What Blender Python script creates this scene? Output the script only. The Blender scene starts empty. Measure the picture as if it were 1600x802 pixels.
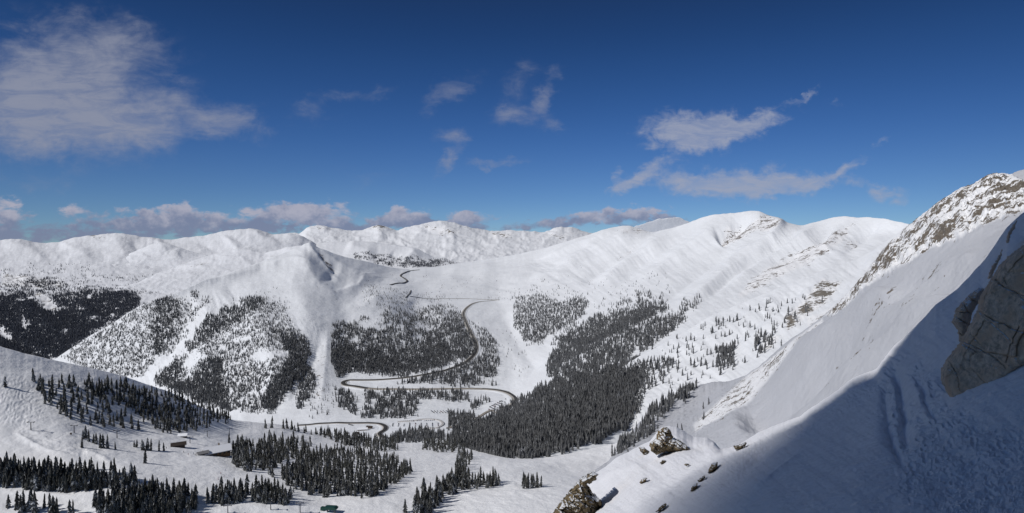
import bpy, math, numpy as np
from math import radians
rng = np.random.default_rng(7)
SC = bpy.context.scene
COL = SC.collection
F = 953.0; CX = 800.0; CY = 401.0; PA = math.atan(21/953.0)
CA, SA = math.cos(PA), math.sin(PA)

def unproj(px, py, D):
    u = (px-CX)/F; v = (CY-py)/F
    return u*D, (CA+v*SA)*D, (-SA+v*CA)*D

# ------------------------------------------------------------- noise
def _h(ix, iy, seed):
    n = (ix.astype(np.int64)*374761393 + iy.astype(np.int64)*668265263 + seed*1442695041) & 0xffffffff
    n = ((n ^ (n >> 13))*1274126177) & 0xffffffff
    n = n ^ (n >> 16)
    return n.astype(np.float64)/4294967295.0
def perlin(x, y, seed=0):
    x = np.asarray(x, float); y = np.asarray(y, float)
    ix = np.floor(x); iy = np.floor(y); fx = x-ix; fy = y-iy
    u = fx*fx*fx*(fx*(fx*6-15)+10); v = fy*fy*fy*(fy*(fy*6-15)+10)
    def g(dx, dy):
        a = _h(ix+dx, iy+dy, seed)*6.2831853
        return np.cos(a)*(fx-dx)+np.sin(a)*(fy-dy)
    a = g(0, 0)*(1-u)+g(1, 0)*u; b = g(0, 1)*(1-u)+g(1, 1)*u
    return (a*(1-v)+b*v)*1.5
def fbm(x, y, seed=0, octv=4, gain=.5, ridged=False):
    s = 0; a = 1; n = 0
    for i in range(octv):
        p = perlin(x*2**i+i*17.3, y*2**i-i*9.1, seed+i)
        if ridged: p = 1-2*np.abs(p)
        s = s+a*p; n += a; a *= gain
    return s/n
def worley(x, y, seed=0):
    ix = np.floor(x); iy = np.floor(y)
    d1 = np.full(x.shape, 9.); d2 = np.full(x.shape, 9.); tx = np.zeros(x.shape); ty = np.zeros(x.shape); idv = np.zeros(x.shape)
    for dx in (-1, 0, 1):
        for dy in (-1, 0, 1):
            cx = ix+dx+_h(ix+dx, iy+dy, seed); cy = iy+dy+_h(ix+dx, iy+dy, seed+5)
            d = np.hypot(x-cx, y-cy); r = _h(ix+dx, iy+dy, seed+9)
            nr = d < d1
            d2 = np.where(nr, d1, np.minimum(d2, d)); idv = np.where(nr, r, idv)
            tx = np.where(nr, x-cx, tx); ty = np.where(nr, y-cy, ty); d1 = np.where(nr, d, d1)
    return d1, d2, idv, tx, ty
def sst(a, b, x):
    t = np.clip((x-a)/(b-a), 0, 1); return t*t*(3-2*t)
def smooth(a, w):
    if w <= 0: return a
    k = int(w*3)+1; g = np.exp(-.5*(np.arange(-k, k+1)/w)**2); g /= g.sum()
    return np.convolve(np.pad(a, k, mode='edge'), g, 'valid')
def polydist(px, py, pts):
    d = np.full(px.shape, 1e9); tt = np.zeros(px.shape); n = len(pts)-1
    for i in range(n):
        ax, ay = pts[i][:2]; bx, by = pts[i+1][:2]
        L = (bx-ax)**2+(by-ay)**2+1e-9
        t = np.clip(((px-ax)*(bx-ax)+(py-ay)*(by-ay))/L, 0, 1)
        q = np.hypot(px-ax-t*(bx-ax), py-ay-t*(by-ay))
        m = q < d; d = np.where(m, q, d); tt = np.where(m, (i+t)/n, tt)
    return d, tt
def inpoly(px, py, pts):
    r = np.zeros(np.shape(px), bool); n = len(pts); j = n-1
    for i in range(n):
        xi, yi = pts[i]; xj, yj = pts[j]
        c = ((yi > py) != (yj > py)) & (px < (xj-xi)*(py-yi)/((yj-yi) or 1e-9)+xi)
        r ^= c; j = i
    return r
def polymask(px, py, pts, soft=8):
    ins = inpoly(px, py, pts); d, _ = polydist(px, py, list(pts)+[pts[0]])
    return sst(-soft, soft, np.where(ins, d, -d))

# ------------------------------------------------------------- mesh helper
def mesh_np(name, V, faces, mat=None, smooth_=True, attrs=None, mi=None):
    """faces: (n,3) or (n,4) int array"""
    me = bpy.data.meshes.new(name)
    V = np.ascontiguousarray(V, dtype=np.float32); faces = np.ascontiguousarray(faces, dtype=np.int32)
    n, k = faces.shape
    me.vertices.add(len(V)); me.vertices.foreach_set('co', V.ravel())
    me.loops.add(n*k); me.loops.foreach_set('vertex_index', faces.ravel())
    me.polygons.add(n); me.polygons.foreach_set('loop_start', np.arange(0, n*k, k, dtype=np.int32))
    try: me.polygons.foreach_set('loop_total', np.full(n, k, dtype=np.int32))
    except Exception: pass
    me.polygons.foreach_set('use_smooth', np.full(n, smooth_))
    if attrs:
        for kx, v in attrs.items():
            a = me.attributes.new(kx, 'FLOAT', 'POINT'); a.data.foreach_set('value', np.ascontiguousarray(v, dtype=np.float32).ravel())
    ms = mat if isinstance(mat, (list, tuple)) else [mat]
    for m in ms:
        if m: me.materials.append(m)
    if mi is not None: me.polygons.foreach_set('material_index', np.asarray(mi, dtype=np.int32))
    me.update(); me.validate()
    return me
def link(name, data, parent=None, loc=(0, 0, 0), label=None, cat=None, group=None, kind=None):
    o = bpy.data.objects.new(name, data); COL.objects.link(o); o.location = loc
    if parent: o.parent = parent
    if label: o['label'] = label
    if cat: o['category'] = cat
    if group: o['group'] = group
    if kind: o['kind'] = kind
    return o

# ------------------------------------------------------------- materials
def newmat(name):
    m = bpy.data.materials.new(name); m.use_nodes = True; nt = m.node_tree
    b = nt.nodes['Principled BSDF']; return m, nt, b
def N(nt, t, **kw):
    n = nt.nodes.new(t)
    for k, v in kw.items():
        if k.startswith('i_'):
            n.inputs[k[2:].replace('_', ' ')].default_value = v
        else: setattr(n, k, v)
    return n
def math_(nt, op, a, b=None, clamp=False):
    n = nt.nodes.new('ShaderNodeMath'); n.operation = op; n.use_clamp = clamp
    for i, v in enumerate((a, b)):
        if v is None: continue
        if isinstance(v, (int, float)): n.inputs[i].default_value = v
        else: nt.links.new(v, n.inputs[i])
    return n.outputs[0]
def noise(nt, scale, detail=6, rough=.55, vec=None, dist=0.):
    n = nt.nodes.new('ShaderNodeTexNoise'); n.inputs['Scale'].default_value = scale
    n.inputs['Detail'].default_value = detail; n.inputs['Roughness'].default_value = rough; n.inputs['Distortion'].default_value = dist
    if vec is None:
        g = nt.nodes.new('ShaderNodeNewGeometry'); vec = g.outputs['Position']
    nt.links.new(vec, n.inputs['Vector']); return n.outputs['Fac']
def maprange(nt, v, a, b, c=0., d=1., mode='SMOOTHSTEP'):
    n = nt.nodes.new('ShaderNodeMapRange'); n.interpolation_type = mode
    for i, x in zip((1, 2, 3, 4), (a, b, c, d)): n.inputs[i].default_value = x
    nt.links.new(v, n.inputs[0]); return n.outputs[0]
def mix(nt, fac, a, b):
    n = nt.nodes.new('ShaderNodeMix'); n.data_type = 'RGBA'
    for v, i in ((fac, 0), (a, 6), (b, 7)):
        if isinstance(v, (int, float)): n.inputs[i].default_value = v
        elif isinstance(v, tuple): n.inputs[i].default_value = (*v, 1)
        else: nt.links.new(v, n.inputs[i])
    return n.outputs[2]
def bump(nt, b, h, strength, dist):
    n = nt.nodes.new('ShaderNodeBump'); n.inputs['Strength'].default_value = strength; n.inputs['Distance'].default_value = dist
    nt.links.new(h, n.inputs['Height']); nt.links.new(n.outputs[0], b.inputs['Normal'])

SNOW = (.80, .825, .87)
def snow_mat(name, unit, snow=SNOW, rock=((.10, .092, .085), (.27, .245, .21)), bmp=.5, rockscale=1., haze=0., speck=.0):
    """unit: metres that cover about one pixel of the picture at this distance"""
    m, nt, b = newmat(name)
    n1 = noise(nt, 1/(unit*60), 5)
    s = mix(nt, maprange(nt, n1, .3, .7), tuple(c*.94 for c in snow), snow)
    at = N(nt, 'ShaderNodeAttribute', attribute_name='rock')
    s = mix(nt, maprange(nt, at.outputs['Fac'], .18, .38), s, (.84, .85, .88))
    nr = noise(nt, 1/(unit*5*rockscale), 5, .66, dist=.4)
    nr2 = noise(nt, 1/(unit*22*rockscale), 3, .5)
    tot = math_(nt, 'ADD', math_(nt, 'MULTIPLY', nr, .58), math_(nt, 'MULTIPLY', nr2, .42))
    # rock where attribute exceeds the noise
    f = maprange(nt, math_(nt, 'SUBTRACT', math_(nt, 'ADD', at.outputs['Fac'], math_(nt, 'MULTIPLY', math_(nt, 'SUBTRACT', tot, .5), 2.7)), .46), -.03, .06)
    f = math_(nt, 'MULTIPLY', f, maprange(nt, at.outputs['Fac'], .02, .12))
    rc = mix(nt, noise(nt, 1/(unit*3), 4, .6), rock[0], rock[1])
    c = mix(nt, f, s, rc)
    nt.links.new(c, b.inputs['Base Color'])
    b.inputs['Roughness'].default_value = .75; b.inputs['Specular IOR Level'].default_value = .15
    hb = math_(nt, 'ADD', math_(nt, 'MULTIPLY', noise(nt, 1/(unit*14), 6, .6), 1.), math_(nt, 'MULTIPLY', math_(nt, 'MULTIPLY', f, noise(nt, 1/(unit*4), 4, .6)), 2.5))
    bump(nt, b, hb, bmp, unit*8)
    return m

def rock_mat(name, unit, c0=(.07, .06, .05), c1=(.26, .22, .165), snowy=.5, c2=(.19, .14, .09), crk=True):
    m, nt, b = newmat(name)
    a = noise(nt, .12/unit, 6, .65, dist=.4); bb = noise(nt, .03/unit, 4, .5)
    c = mix(nt, maprange(nt, a, .32, .68), c0, c1); c = mix(nt, maprange(nt, bb, .45, .65), c, c2)
    g = N(nt, 'ShaderNodeNewGeometry'); sp = N(nt, 'ShaderNodeSeparateXYZ'); nt.links.new(g.outputs['Normal'], sp.inputs[0])
    ns = noise(nt, .06/unit, 5, .6)
    f = maprange(nt, math_(nt, 'ADD', sp.outputs[2], math_(nt, 'MULTIPLY', math_(nt, 'SUBTRACT', ns, .5), 1.6)), 1-snowy, 1.12-snowy)
    v = N(nt, 'ShaderNodeTexVoronoi', feature='DISTANCE_TO_EDGE'); v.inputs['Scale'].default_value = .012/unit
    nt.links.new(g.outputs['Position'], v.inputs['Vector'])
    cr = maprange(nt, v.outputs['Distance'], 0., .012)
    c = mix(nt, cr, tuple(x*.6 for x in c0), c) if crk else c
    c = mix(nt, f, c, SNOW)
    nt.links.new(c, b.inputs['Base Color']); b.inputs['Roughness'].default_value = .85; b.inputs['Specular IOR Level'].default_value = .2
    bump(nt, b, math_(nt, 'ADD', noise(nt, .25/unit, 8, .65), math_(nt, 'MULTIPLY', cr, .3 if crk else 0.)), .8, unit*5)
    return m

def tree_mat(name, dark, light, snowamt, scale, snowc=(.55, .58, .63)):
    m, nt, b = newmat(name)
    a = noise(nt, scale, 3, .6); big = noise(nt, scale*.12, 3, .5)
    c = mix(nt, maprange(nt, a, .35, .65), dark, light)
    g = N(nt, 'ShaderNodeNewGeometry'); sp = N(nt, 'ShaderNodeSeparateXYZ'); nt.links.new(g.outputs['Normal'], sp.inputs[0])
    q = math_(nt, 'ADD', math_(nt, 'MULTIPLY', math_(nt, 'ABSOLUTE', sp.outputs[2]), .35), math_(nt, 'MULTIPLY', math_(nt, 'ADD', noise(nt, scale*1.7, 3, .7), math_(nt, 'MULTIPLY', big, .5)), 1.))
    f = maprange(nt, q, 1.22-snowamt, 1.40-snowamt, 0, .85)
    c = mix(nt, f, c, snowc)
    nt.links.new(c, b.inputs['Base Color']); b.inputs['Roughness'].default_value = .9; b.inputs['Specular IOR Level'].default_value = .1
    return m
def flat_mat(name, c, rough=.6, var=.15, scale=2., metal=0., spec=.3):
    m, nt, b = newmat(name)
    nt.links.new(mix(nt, noise(nt, scale, 4), tuple(x*(1-var) for x in c), tuple(min(1, x*(1+var)) for x in c)), b.inputs['Base Color'])
    b.inputs['Roughness'].default_value = rough; b.inputs['Metallic'].default_value = metal; b.inputs['Specular IOR Level'].default_value = spec
    return m

# ------------------------------------------------------------- terrain layers
class Layer: pass
def pchip_cols(yk, vk, y):
    """yk,vk: (K,C) with yk decreasing in K; y: (R,C) -> values"""
    K = yk.shape[0]
    h = yk[:-1]-yk[1:]; h = np.maximum(h, .2); dl = (vk[1:]-vk[:-1])/h
    d = np.zeros_like(vk)
    for k in range(1, K-1):
        s = dl[k-1]*dl[k] > 0
        w1 = 2*h[k]+h[k-1]; w2 = h[k]+2*h[k-1]
        with np.errstate(all='ignore'):
            t = (w1+w2)/(w1/dl[k-1]+w2/dl[k])
        d[k] = np.where(s, t, 0)
    d[0] = dl[0]; d[-1] = dl[-1]
    out = np.zeros_like(y)
    for k in range(K-1):
        s = (yk[k][None]-y)/h[k][None]
        sel = (s >= 0) if k == 0 else (y <= yk[k][None])
        if k == 0: sel = np.ones(y.shape, bool)
        s = np.clip(s, 0, 1)
        h00 = 2*s**3-3*s**2+1; h10 = s**3-2*s**2+s; h01 = -2*s**3+3*s**2; h11 = s**3-s**2
        v = h00*vk[k]+h10*h[k]*d[k]+h01*vk[k+1]+h11*h[k]*d[k+1]
        out = np.where(sel, v, out)
    return out
def build_layer(name, x0, x1, step, nrows, lines, mat, disp, crest_rough=.6, sm=6, smD=14, back=.22, attrf=None, backdrop=.3, seed=0):
    xs = np.arange(x0, x1+step, step); C = len(xs)
    yk = []; dk = []
    for li, L in enumerate(lines):
        L = sorted(L); ax = np.array([p[0] for p in L], float)
        y = np.interp(xs, ax, [p[1] for p in L]); dd = np.interp(xs, ax, [1./p[2] for p in L])
        last = li == len(lines)-1
        y = smooth(y, (1.2 if last else sm)/step); dd = smooth(dd, smD/step)
        if last: y = y+crest_rough*fbm(xs/14., xs*0+seed*3.3, seed+50, 4, .6)
        yk.append(y); dk.append(dd)
    for k in range(len(yk)-2, -1, -1):
        yk[k] = np.maximum(yk[k], yk[k+1]+1.5)
    for k in range(1, len(dk)): dk[k] = np.minimum(dk[k], dk[k-1]*.999)
    yk = np.array(yk); dk = np.array(dk)
    t = np.linspace(0, 1, nrows)[:, None]
    PY = yk[0][None]*(1-t)+yk[-1][None]*t
    PX = np.repeat(xs[None], nrows, 0)
    D = 1./pchip_cols(yk, dk, PY)
    X, Y, Z = unproj(PX, PY, D)
    dz = disp(PX, PY, X, Y, D, t)       # in pixels
    Z = Z+dz*D/F
    at = attrf(PX, PY, X, Y, D) if attrf else np.zeros_like(PX)
    L = Layer(); L.name = name; L.xs = xs; L.PY = PY; L.X, L.Y, L.Z, L.D = X, Y, Z, D; L.step = step; L.n = nrows; L.y0 = yk[0]; L.y1 = yk[-1]
    # land falling away behind the crest
    B = 14; s = (np.linspace(0, 1, B+1)[1:]**1.6)[:, None]*back
    Dc = D[-1][None]; Xb = X[-1][None]*(1+s); Yb = Y[-1][None]+Dc*s
    slope = np.maximum(0, -Z[-1]/Y[-1])[None]+backdrop
    Zb = Z[-1][None]-Dc*slope*s*(s/(s+.01))+ Dc*.004*fbm(Xb/Dc*60, s*60, seed+3, 3)*np.minimum(1, s*20)
    XX = np.vstack([X, Xb]); YY = np.vstack([Y, Yb]); ZZ = np.vstack([Z, Zb]); AT = np.vstack([at, np.repeat(at[-1][None], B, 0)])
    R = nrows+B
    V = np.stack([XX, YY, ZZ], -1).reshape(-1, 3)
    i = np.arange((R-1)*C).reshape(R-1, C)[:, :-1].ravel()
    Fc = np.stack([i, i+1, i+1+C, i+C], -1)
    me = mesh_np(name, V, Fc, mat, True, {'rock': AT})
    L.obj = link(name, me, kind='structure')
    return L
def surf(L, px, py):
    """world point and depth of the layer surface that stands at pixel (px,py)"""
    px = np.asarray(px, float); py = np.asarray(py, float)
    c = np.clip((px-L.xs[0])/L.step, 0, len(L.xs)-1.001); ci = c.astype(int); cf = c-ci
    y0 = L.y0[ci]*(1-cf)+L.y0[ci+1]*cf; y1 = L.y1[ci]*(1-cf)+L.y1[ci+1]*cf
    r = np.clip((py-y0)/(y1-y0)*(L.n-1), 0, L.n-1.001); ri = r.astype(int); rf = r-ri
    def b(A): return (A[ri, ci]*(1-cf)+A[ri, ci+1]*cf)*(1-rf)+(A[ri+1, ci]*(1-cf)+A[ri+1, ci+1]*cf)*rf
    return np.stack([b(L.X), b(L.Y), b(L.Z)], -1), b(L.D)
def ridges(px, py, lst):
    s = np.zeros_like(px)
    for pts, w, h in lst:
        xa = min(p[0] for p in pts)-4*w; xb = max(p[0] for p in pts)+4*w; ya = min(p[1] for p in pts)-4*w; yb = max(p[1] for p in pts)+4*w
        m = (px > xa) & (px < xb) & (py > ya) & (py < yb)
        if not m.any(): continue
        d, t = polydist(px[m], py[m], pts)
        wob = 1+.25*perlin(px[m]/(w*3), py[m]/(w*3), 77)
        fade = sst(0, .28, np.minimum(t, 1-t))
        s[m] += h*np.exp(-np.abs(d/(w*wob))**1.5)*fade
    return s

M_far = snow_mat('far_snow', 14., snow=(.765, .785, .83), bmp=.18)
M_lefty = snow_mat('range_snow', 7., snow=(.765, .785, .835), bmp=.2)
M_mid = snow_mat('mountain_snow', 3.2, bmp=.2, rock=((.11, .10, .095), (.30, .27, .245)))
M_spur = snow_mat('spur_snow', 1.5, bmp=.2)
M_rocky = snow_mat('rocky_ridge_snow', .7, snow=(.50, .515, .56), bmp=.3, rock=((.06, .052, .045), (.27, .235, .195)), rockscale=1.7)  # snow colour lowered: the smooth slope's dim, grazing light is put into albedo
M_near = snow_mat('ski_slope_snow', .55, snow=(.88, .89, .92), bmp=.3)
M_fg = snow_mat('foreground_snow', .03, snow=(.84, .85, .90), bmp=.6)

def rmask(px, py, lst):
    s = np.zeros_like(px)
    for pts, amp, soft in lst:
        xs_ = [p[0] for p in pts]; ys_ = [p[1] for p in pts]
        m = (px > min(xs_)-2*soft) & (px < max(xs_)+2*soft) & (py > min(ys_)-2*soft) & (py < max(ys_)+2*soft)
        if m.any(): s[m] = np.maximum(s[m], amp*polymask(px[m], py[m], pts, soft))
    return s

# --- far range
sky1 = [(430,368),(460,364),(468,365),(486,352.5),(501,351.5),(520,356),(545,361),(564,360),(578,356),(590,351.5),(600,354),(620,359.5),(639,354.5),(662,349),(688,345),(711,348),(733,356),(771,362),(794,360),(820,361),(846,363),(877,355),(892,355),(925,365),(950,367),(974,360),(1000,352),(1031,342),(1061,339.5),(1076,346),(1100,356),(1130,366)]
def disp_far(px, py, X, Y, D, t):
    wx = px+9*perlin(px/26, py/14, 17); n = 6.*fbm((wx+py*.8)/34, (py-wx*.12)/13, 11, 6, .58, True)+1.2*fbm(px/9, py/4, 12, 4, .6)
    n *= .5+.5*(1-t)
    r = ridges(px, py, [
        ([(486,353),(478,368),(470,385)], 5, 6), ([(501,352),(512,366),(530,380)], 5, 6), ([(590,352),(594,364),(600,378)], 9, 11),
        ([(590,352),(570,366),(548,380)], 5, 5), ([(590,352),(615,368),(640,384)], 5, 5), ([(662,349),(655,365),(640,380)], 6, 7),
        ([(688,345),(700,360),(712,378),(735,392)], 6, 8), ([(711,348),(740,364),(770,380)], 5, 6), ([(690,385),(715,383)], 14, 9),
        ([(771,362),(780,378),(800,392)], 6, 7), ([(846,363),(850,376)], 6, 6), ([(877,355),(862,372),(840,388)], 6, 7),
        ([(1031,342),(1000,358),(980,370)], 5, 5), ([(740,378),(765,384)], 12, -5), ([(668,392),(690,397)], 9, -4)])
    return (n*.74+r*.24)-1
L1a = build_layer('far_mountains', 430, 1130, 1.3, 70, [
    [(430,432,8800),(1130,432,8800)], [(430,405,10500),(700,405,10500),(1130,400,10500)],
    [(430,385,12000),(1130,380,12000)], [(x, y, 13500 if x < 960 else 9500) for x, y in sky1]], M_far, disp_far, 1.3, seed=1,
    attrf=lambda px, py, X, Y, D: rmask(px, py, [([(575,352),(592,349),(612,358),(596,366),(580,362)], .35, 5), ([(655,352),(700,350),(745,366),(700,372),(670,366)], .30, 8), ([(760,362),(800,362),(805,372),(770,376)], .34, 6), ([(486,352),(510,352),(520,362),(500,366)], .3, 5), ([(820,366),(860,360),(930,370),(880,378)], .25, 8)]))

# --- low basin hills
def disp_hill(px, py, X, Y, D, t):
    return 1.5*fbm(px/60, py/14, 21, 4)*(1-t*.6)+ridges(px, py, [([(540,382),(560,392),(590,400)], 14, 5), ([(651,388),(640,402),(630,412)], 8, 4), ([(610,395),(625,405)], 8, -2.5)])
L2 = build_layer('basin_hills', 425, 800, 1.5, 50, [
    [(425,445,6400),(800,445,6400)], [(425,420,7300),(800,428,7300)],
    [(425,402,8300),(440,395,8300),(486,381,8300),(520,378,8400),(545,378,8400),(580,379,8400),(620,383,8400),(651,388,8300),(675,401,8200),(722,411,8000),(760,418,7800),(800,424,7600)]],
    M_far, disp_hill, .8, seed=2)

# --- left range
sky2 = [(-60,374),(0,375),(30,374),(40,376),(49,379),(70,380),(92,378),(117,371),(150,366.5),(180,364.5),(205,367),(222,370),(241,374),(270,373),(300,370),(324,366.5),(343,363),(368,359),(392,357),(410,361),(426,366),(455,364),(470,368),(486,376),(500,386),(520,400),(540,410)]
def disp_left(px, py, X, Y, D, t):
    wx = px+10*perlin(px/40, py/22, 37); n = 4.2*fbm(wx/55+py/60, py/20, 31, 6, .56, True)+1.6*fbm(px/16, py/8, 32, 4, .55)
    n *= (1-.65*t)
    r = ridges(px, py, [
        ([(222,371),(245,380),(262,390),(300,403)], 6, 8), ([(343,364),(360,380),(372,392),(425,401)], 6, 7), ([(180,365),(185,385),(200,405)], 16, 7),
        ([(392,358),(410,372),(440,384)], 6, 6), ([(300,372),(330,388),(360,398)], 7, -5), ([(0,376),(40,388),(75,410)], 10, 6),
        ([(92,378),(120,392),(150,412)], 9, 5), ([(205,370),(215,390),(235,410)], 8, -5), ([(100,400),(140,414),(190,430)], 12, 4),
        ([(-40,458),(20,457),(90,459),(135,450),(185,455)], 4, 5), ([(20,470),(60,500),(100,540)], 14, 10), ([(-20,500),(20,530),(60,560)], 10, -8),
        ([(110,470),(140,490),(160,510)], 9, 7), ([(0,420),(30,430),(60,445)], 8, 4)])
    return n*1.15+r*.5+.5*fbm(px/7, py/3.5, 35, 4, .6)-1
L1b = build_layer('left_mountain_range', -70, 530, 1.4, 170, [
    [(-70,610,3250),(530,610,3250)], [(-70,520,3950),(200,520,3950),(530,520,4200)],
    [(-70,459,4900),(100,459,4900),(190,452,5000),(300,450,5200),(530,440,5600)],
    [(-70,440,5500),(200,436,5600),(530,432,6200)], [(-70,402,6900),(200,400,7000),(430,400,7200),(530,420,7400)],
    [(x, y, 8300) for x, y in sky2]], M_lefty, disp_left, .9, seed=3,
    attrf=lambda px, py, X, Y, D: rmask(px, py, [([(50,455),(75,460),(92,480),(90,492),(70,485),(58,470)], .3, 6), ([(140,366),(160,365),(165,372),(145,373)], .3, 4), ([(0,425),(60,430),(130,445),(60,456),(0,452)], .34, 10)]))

def disp_sh(px, py, X, Y, D, t):
    wx = px+8*perlin(px/30, py/16, 27)
    return (3.*fbm(wx/46+py/40, py/13, 28, 5, .55, True)+.5*fbm(px/8, py/4, 29, 3))*(1-.5*sst(.85, 1, t))
Lr1 = build_layer('far_spur', 150, 420, 1.4, 40, [
    [(150,440,5900),(420,440,6100)], [(150,415,6500),(290,412,6500),(420,425,6700)],
    [(150,425,6900),(175,412,7000),(205,396,7100),(232,384,7200),(252,379.5,7200),(268,383,7150),(290,391,7100),(315,398,7000),(345,405,6900),(380,414,6800),(420,430,6700)]], M_lefty, disp_sh, .8, seed=21)
Lr2 = build_layer('near_shoulder_ridge', 150, 560, 1.4, 50, [
    [(150,470,4700),(560,470,4900)], [(150,455,5100),(300,428,5500),(420,420,5600),(560,430,5500)],
    [(150,452,5200),(185,447,5500),(222,436,5800),(258,424,6000),(292,411,6200),(325,401,6350),(352,393,6400),(372,389,6400),(392,391,6350),(412,396,6250),(432,392,6200),(452,386,6200),(470,384,6200),(500,391,6100),(530,402,5900),(560,420,5700)]], M_lefty, disp_sh, .8, seed=22,
    attrf=lambda px, py, X, Y, D: rmask(px, py, [([(290,415),(340,402),(345,410),(300,425)], .22, 6)]))

# --- central mountain, valley and right-hand range
crest3 = [(50,592,3000),(60,584,3000),(95,555,3000),(118,540,3000),(140,526,3000),(180,504,3000),(200,490,3000),(225,478,3050),(250,470,3100),(270,461,3150),(300,450,3300),(340,439,3600),(380,425,3900),(410,413,4200),(430,402,4500),(450,395,4700),(466,388,4900),(475,382,5000),(484,379,5000),(490,383,5000),(500,390,5000),(520,397,5100),(538,401,5200),(575,409,5600),(600,416,5900),(624,421,6300),(640,422,6500),(680,417,6900),(722,411,7300),(763,405,7300),(801,399,7100),(850,388,6900),(888,377,6700),(918,368,6600),(937,362,6500),(974,353.5,6400),(985,353,6300),(995,356,6200),(1010,361,6000),(1022,364,5800),(1050,356,5300),(1076,347,4900),(1095,340,4700),(1114,336,4500),(1145,333,4250),(1165,330,4100),(1176,329,4050),(1187,330,4000),(1197,335,3900),(1212,343,3800),(1227,349,3700),(1256,353,3500),(1270,349,3300),(1286,344,3150),(1303,340,3050),(1320,338,2950),(1340,340,2850),(1357,339,2800),(1372,341,2700),(1387,343,2600),(1421,350,2500),(1450,356,2400),(1500,365,2300)]
lineA = [(50,705,1500),(226,690,1500),(400,690,1350),(500,697,1250),(600,702,1150),(690,708,950),(740,714,850),(800,724,770),(850,722,790),(900,714,820),(960,704,880),(1000,690,950),(1100,650,1200),(1300,600,1200),(1500,560,1200)]
lineB = [(50,640,2350),(226,630,2200),(400,660,1600),(500,660,1520),(600,660,1500),(700,648,1570),(750,640,1620),(800,628,1680),(850,606,1600),(900,600,1380),(960,590,1300),(1000,580,1300),(1100,560,1400),(1300,520,1600),(1500,500,1600)]
lineC = [(50,600,2950),(95,572,2800),(226,552,2600),(300,550,2450),(400,560,2150),(450,560,2100),(540,592,1990),(600,582,2080),(700,575,2120),(750,552,2450),(800,550,2500),(850,540,2500),(900,528,2300),(960,515,2100),(1000,505,2000),(1100,485,1900),(1300,450,1900),(1500,430,1900)]
lineD = [(50,595,2980),(95,562,2950),(200,505,2870),(300,478,2950),(400,470,2900),(480,472,2850),(540,488,2900),(600,480,3250),(640,471,4000),(700,470,4200),(780,468,4350),(830,455,4400),(900,443,4200),(1000,425,3700),(1100,412,3200),(1200,402,2800),(1300,392,2400),(1500,385,2100)]
lineE = [(50,594,2990),(95,558,2980),(200,495,2960),(300,462,3150),(400,440,3500),(480,428,3700),(540,437,4000),(600,446,4700),(640,440,5300),(700,435,5700),(780,428,5800),(830,420,5900),(900,405,5600),(1000,385,4900),(1100,370,3900),(1200,365,3350),(1300,362,2800),(1500,372,2200)]
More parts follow.
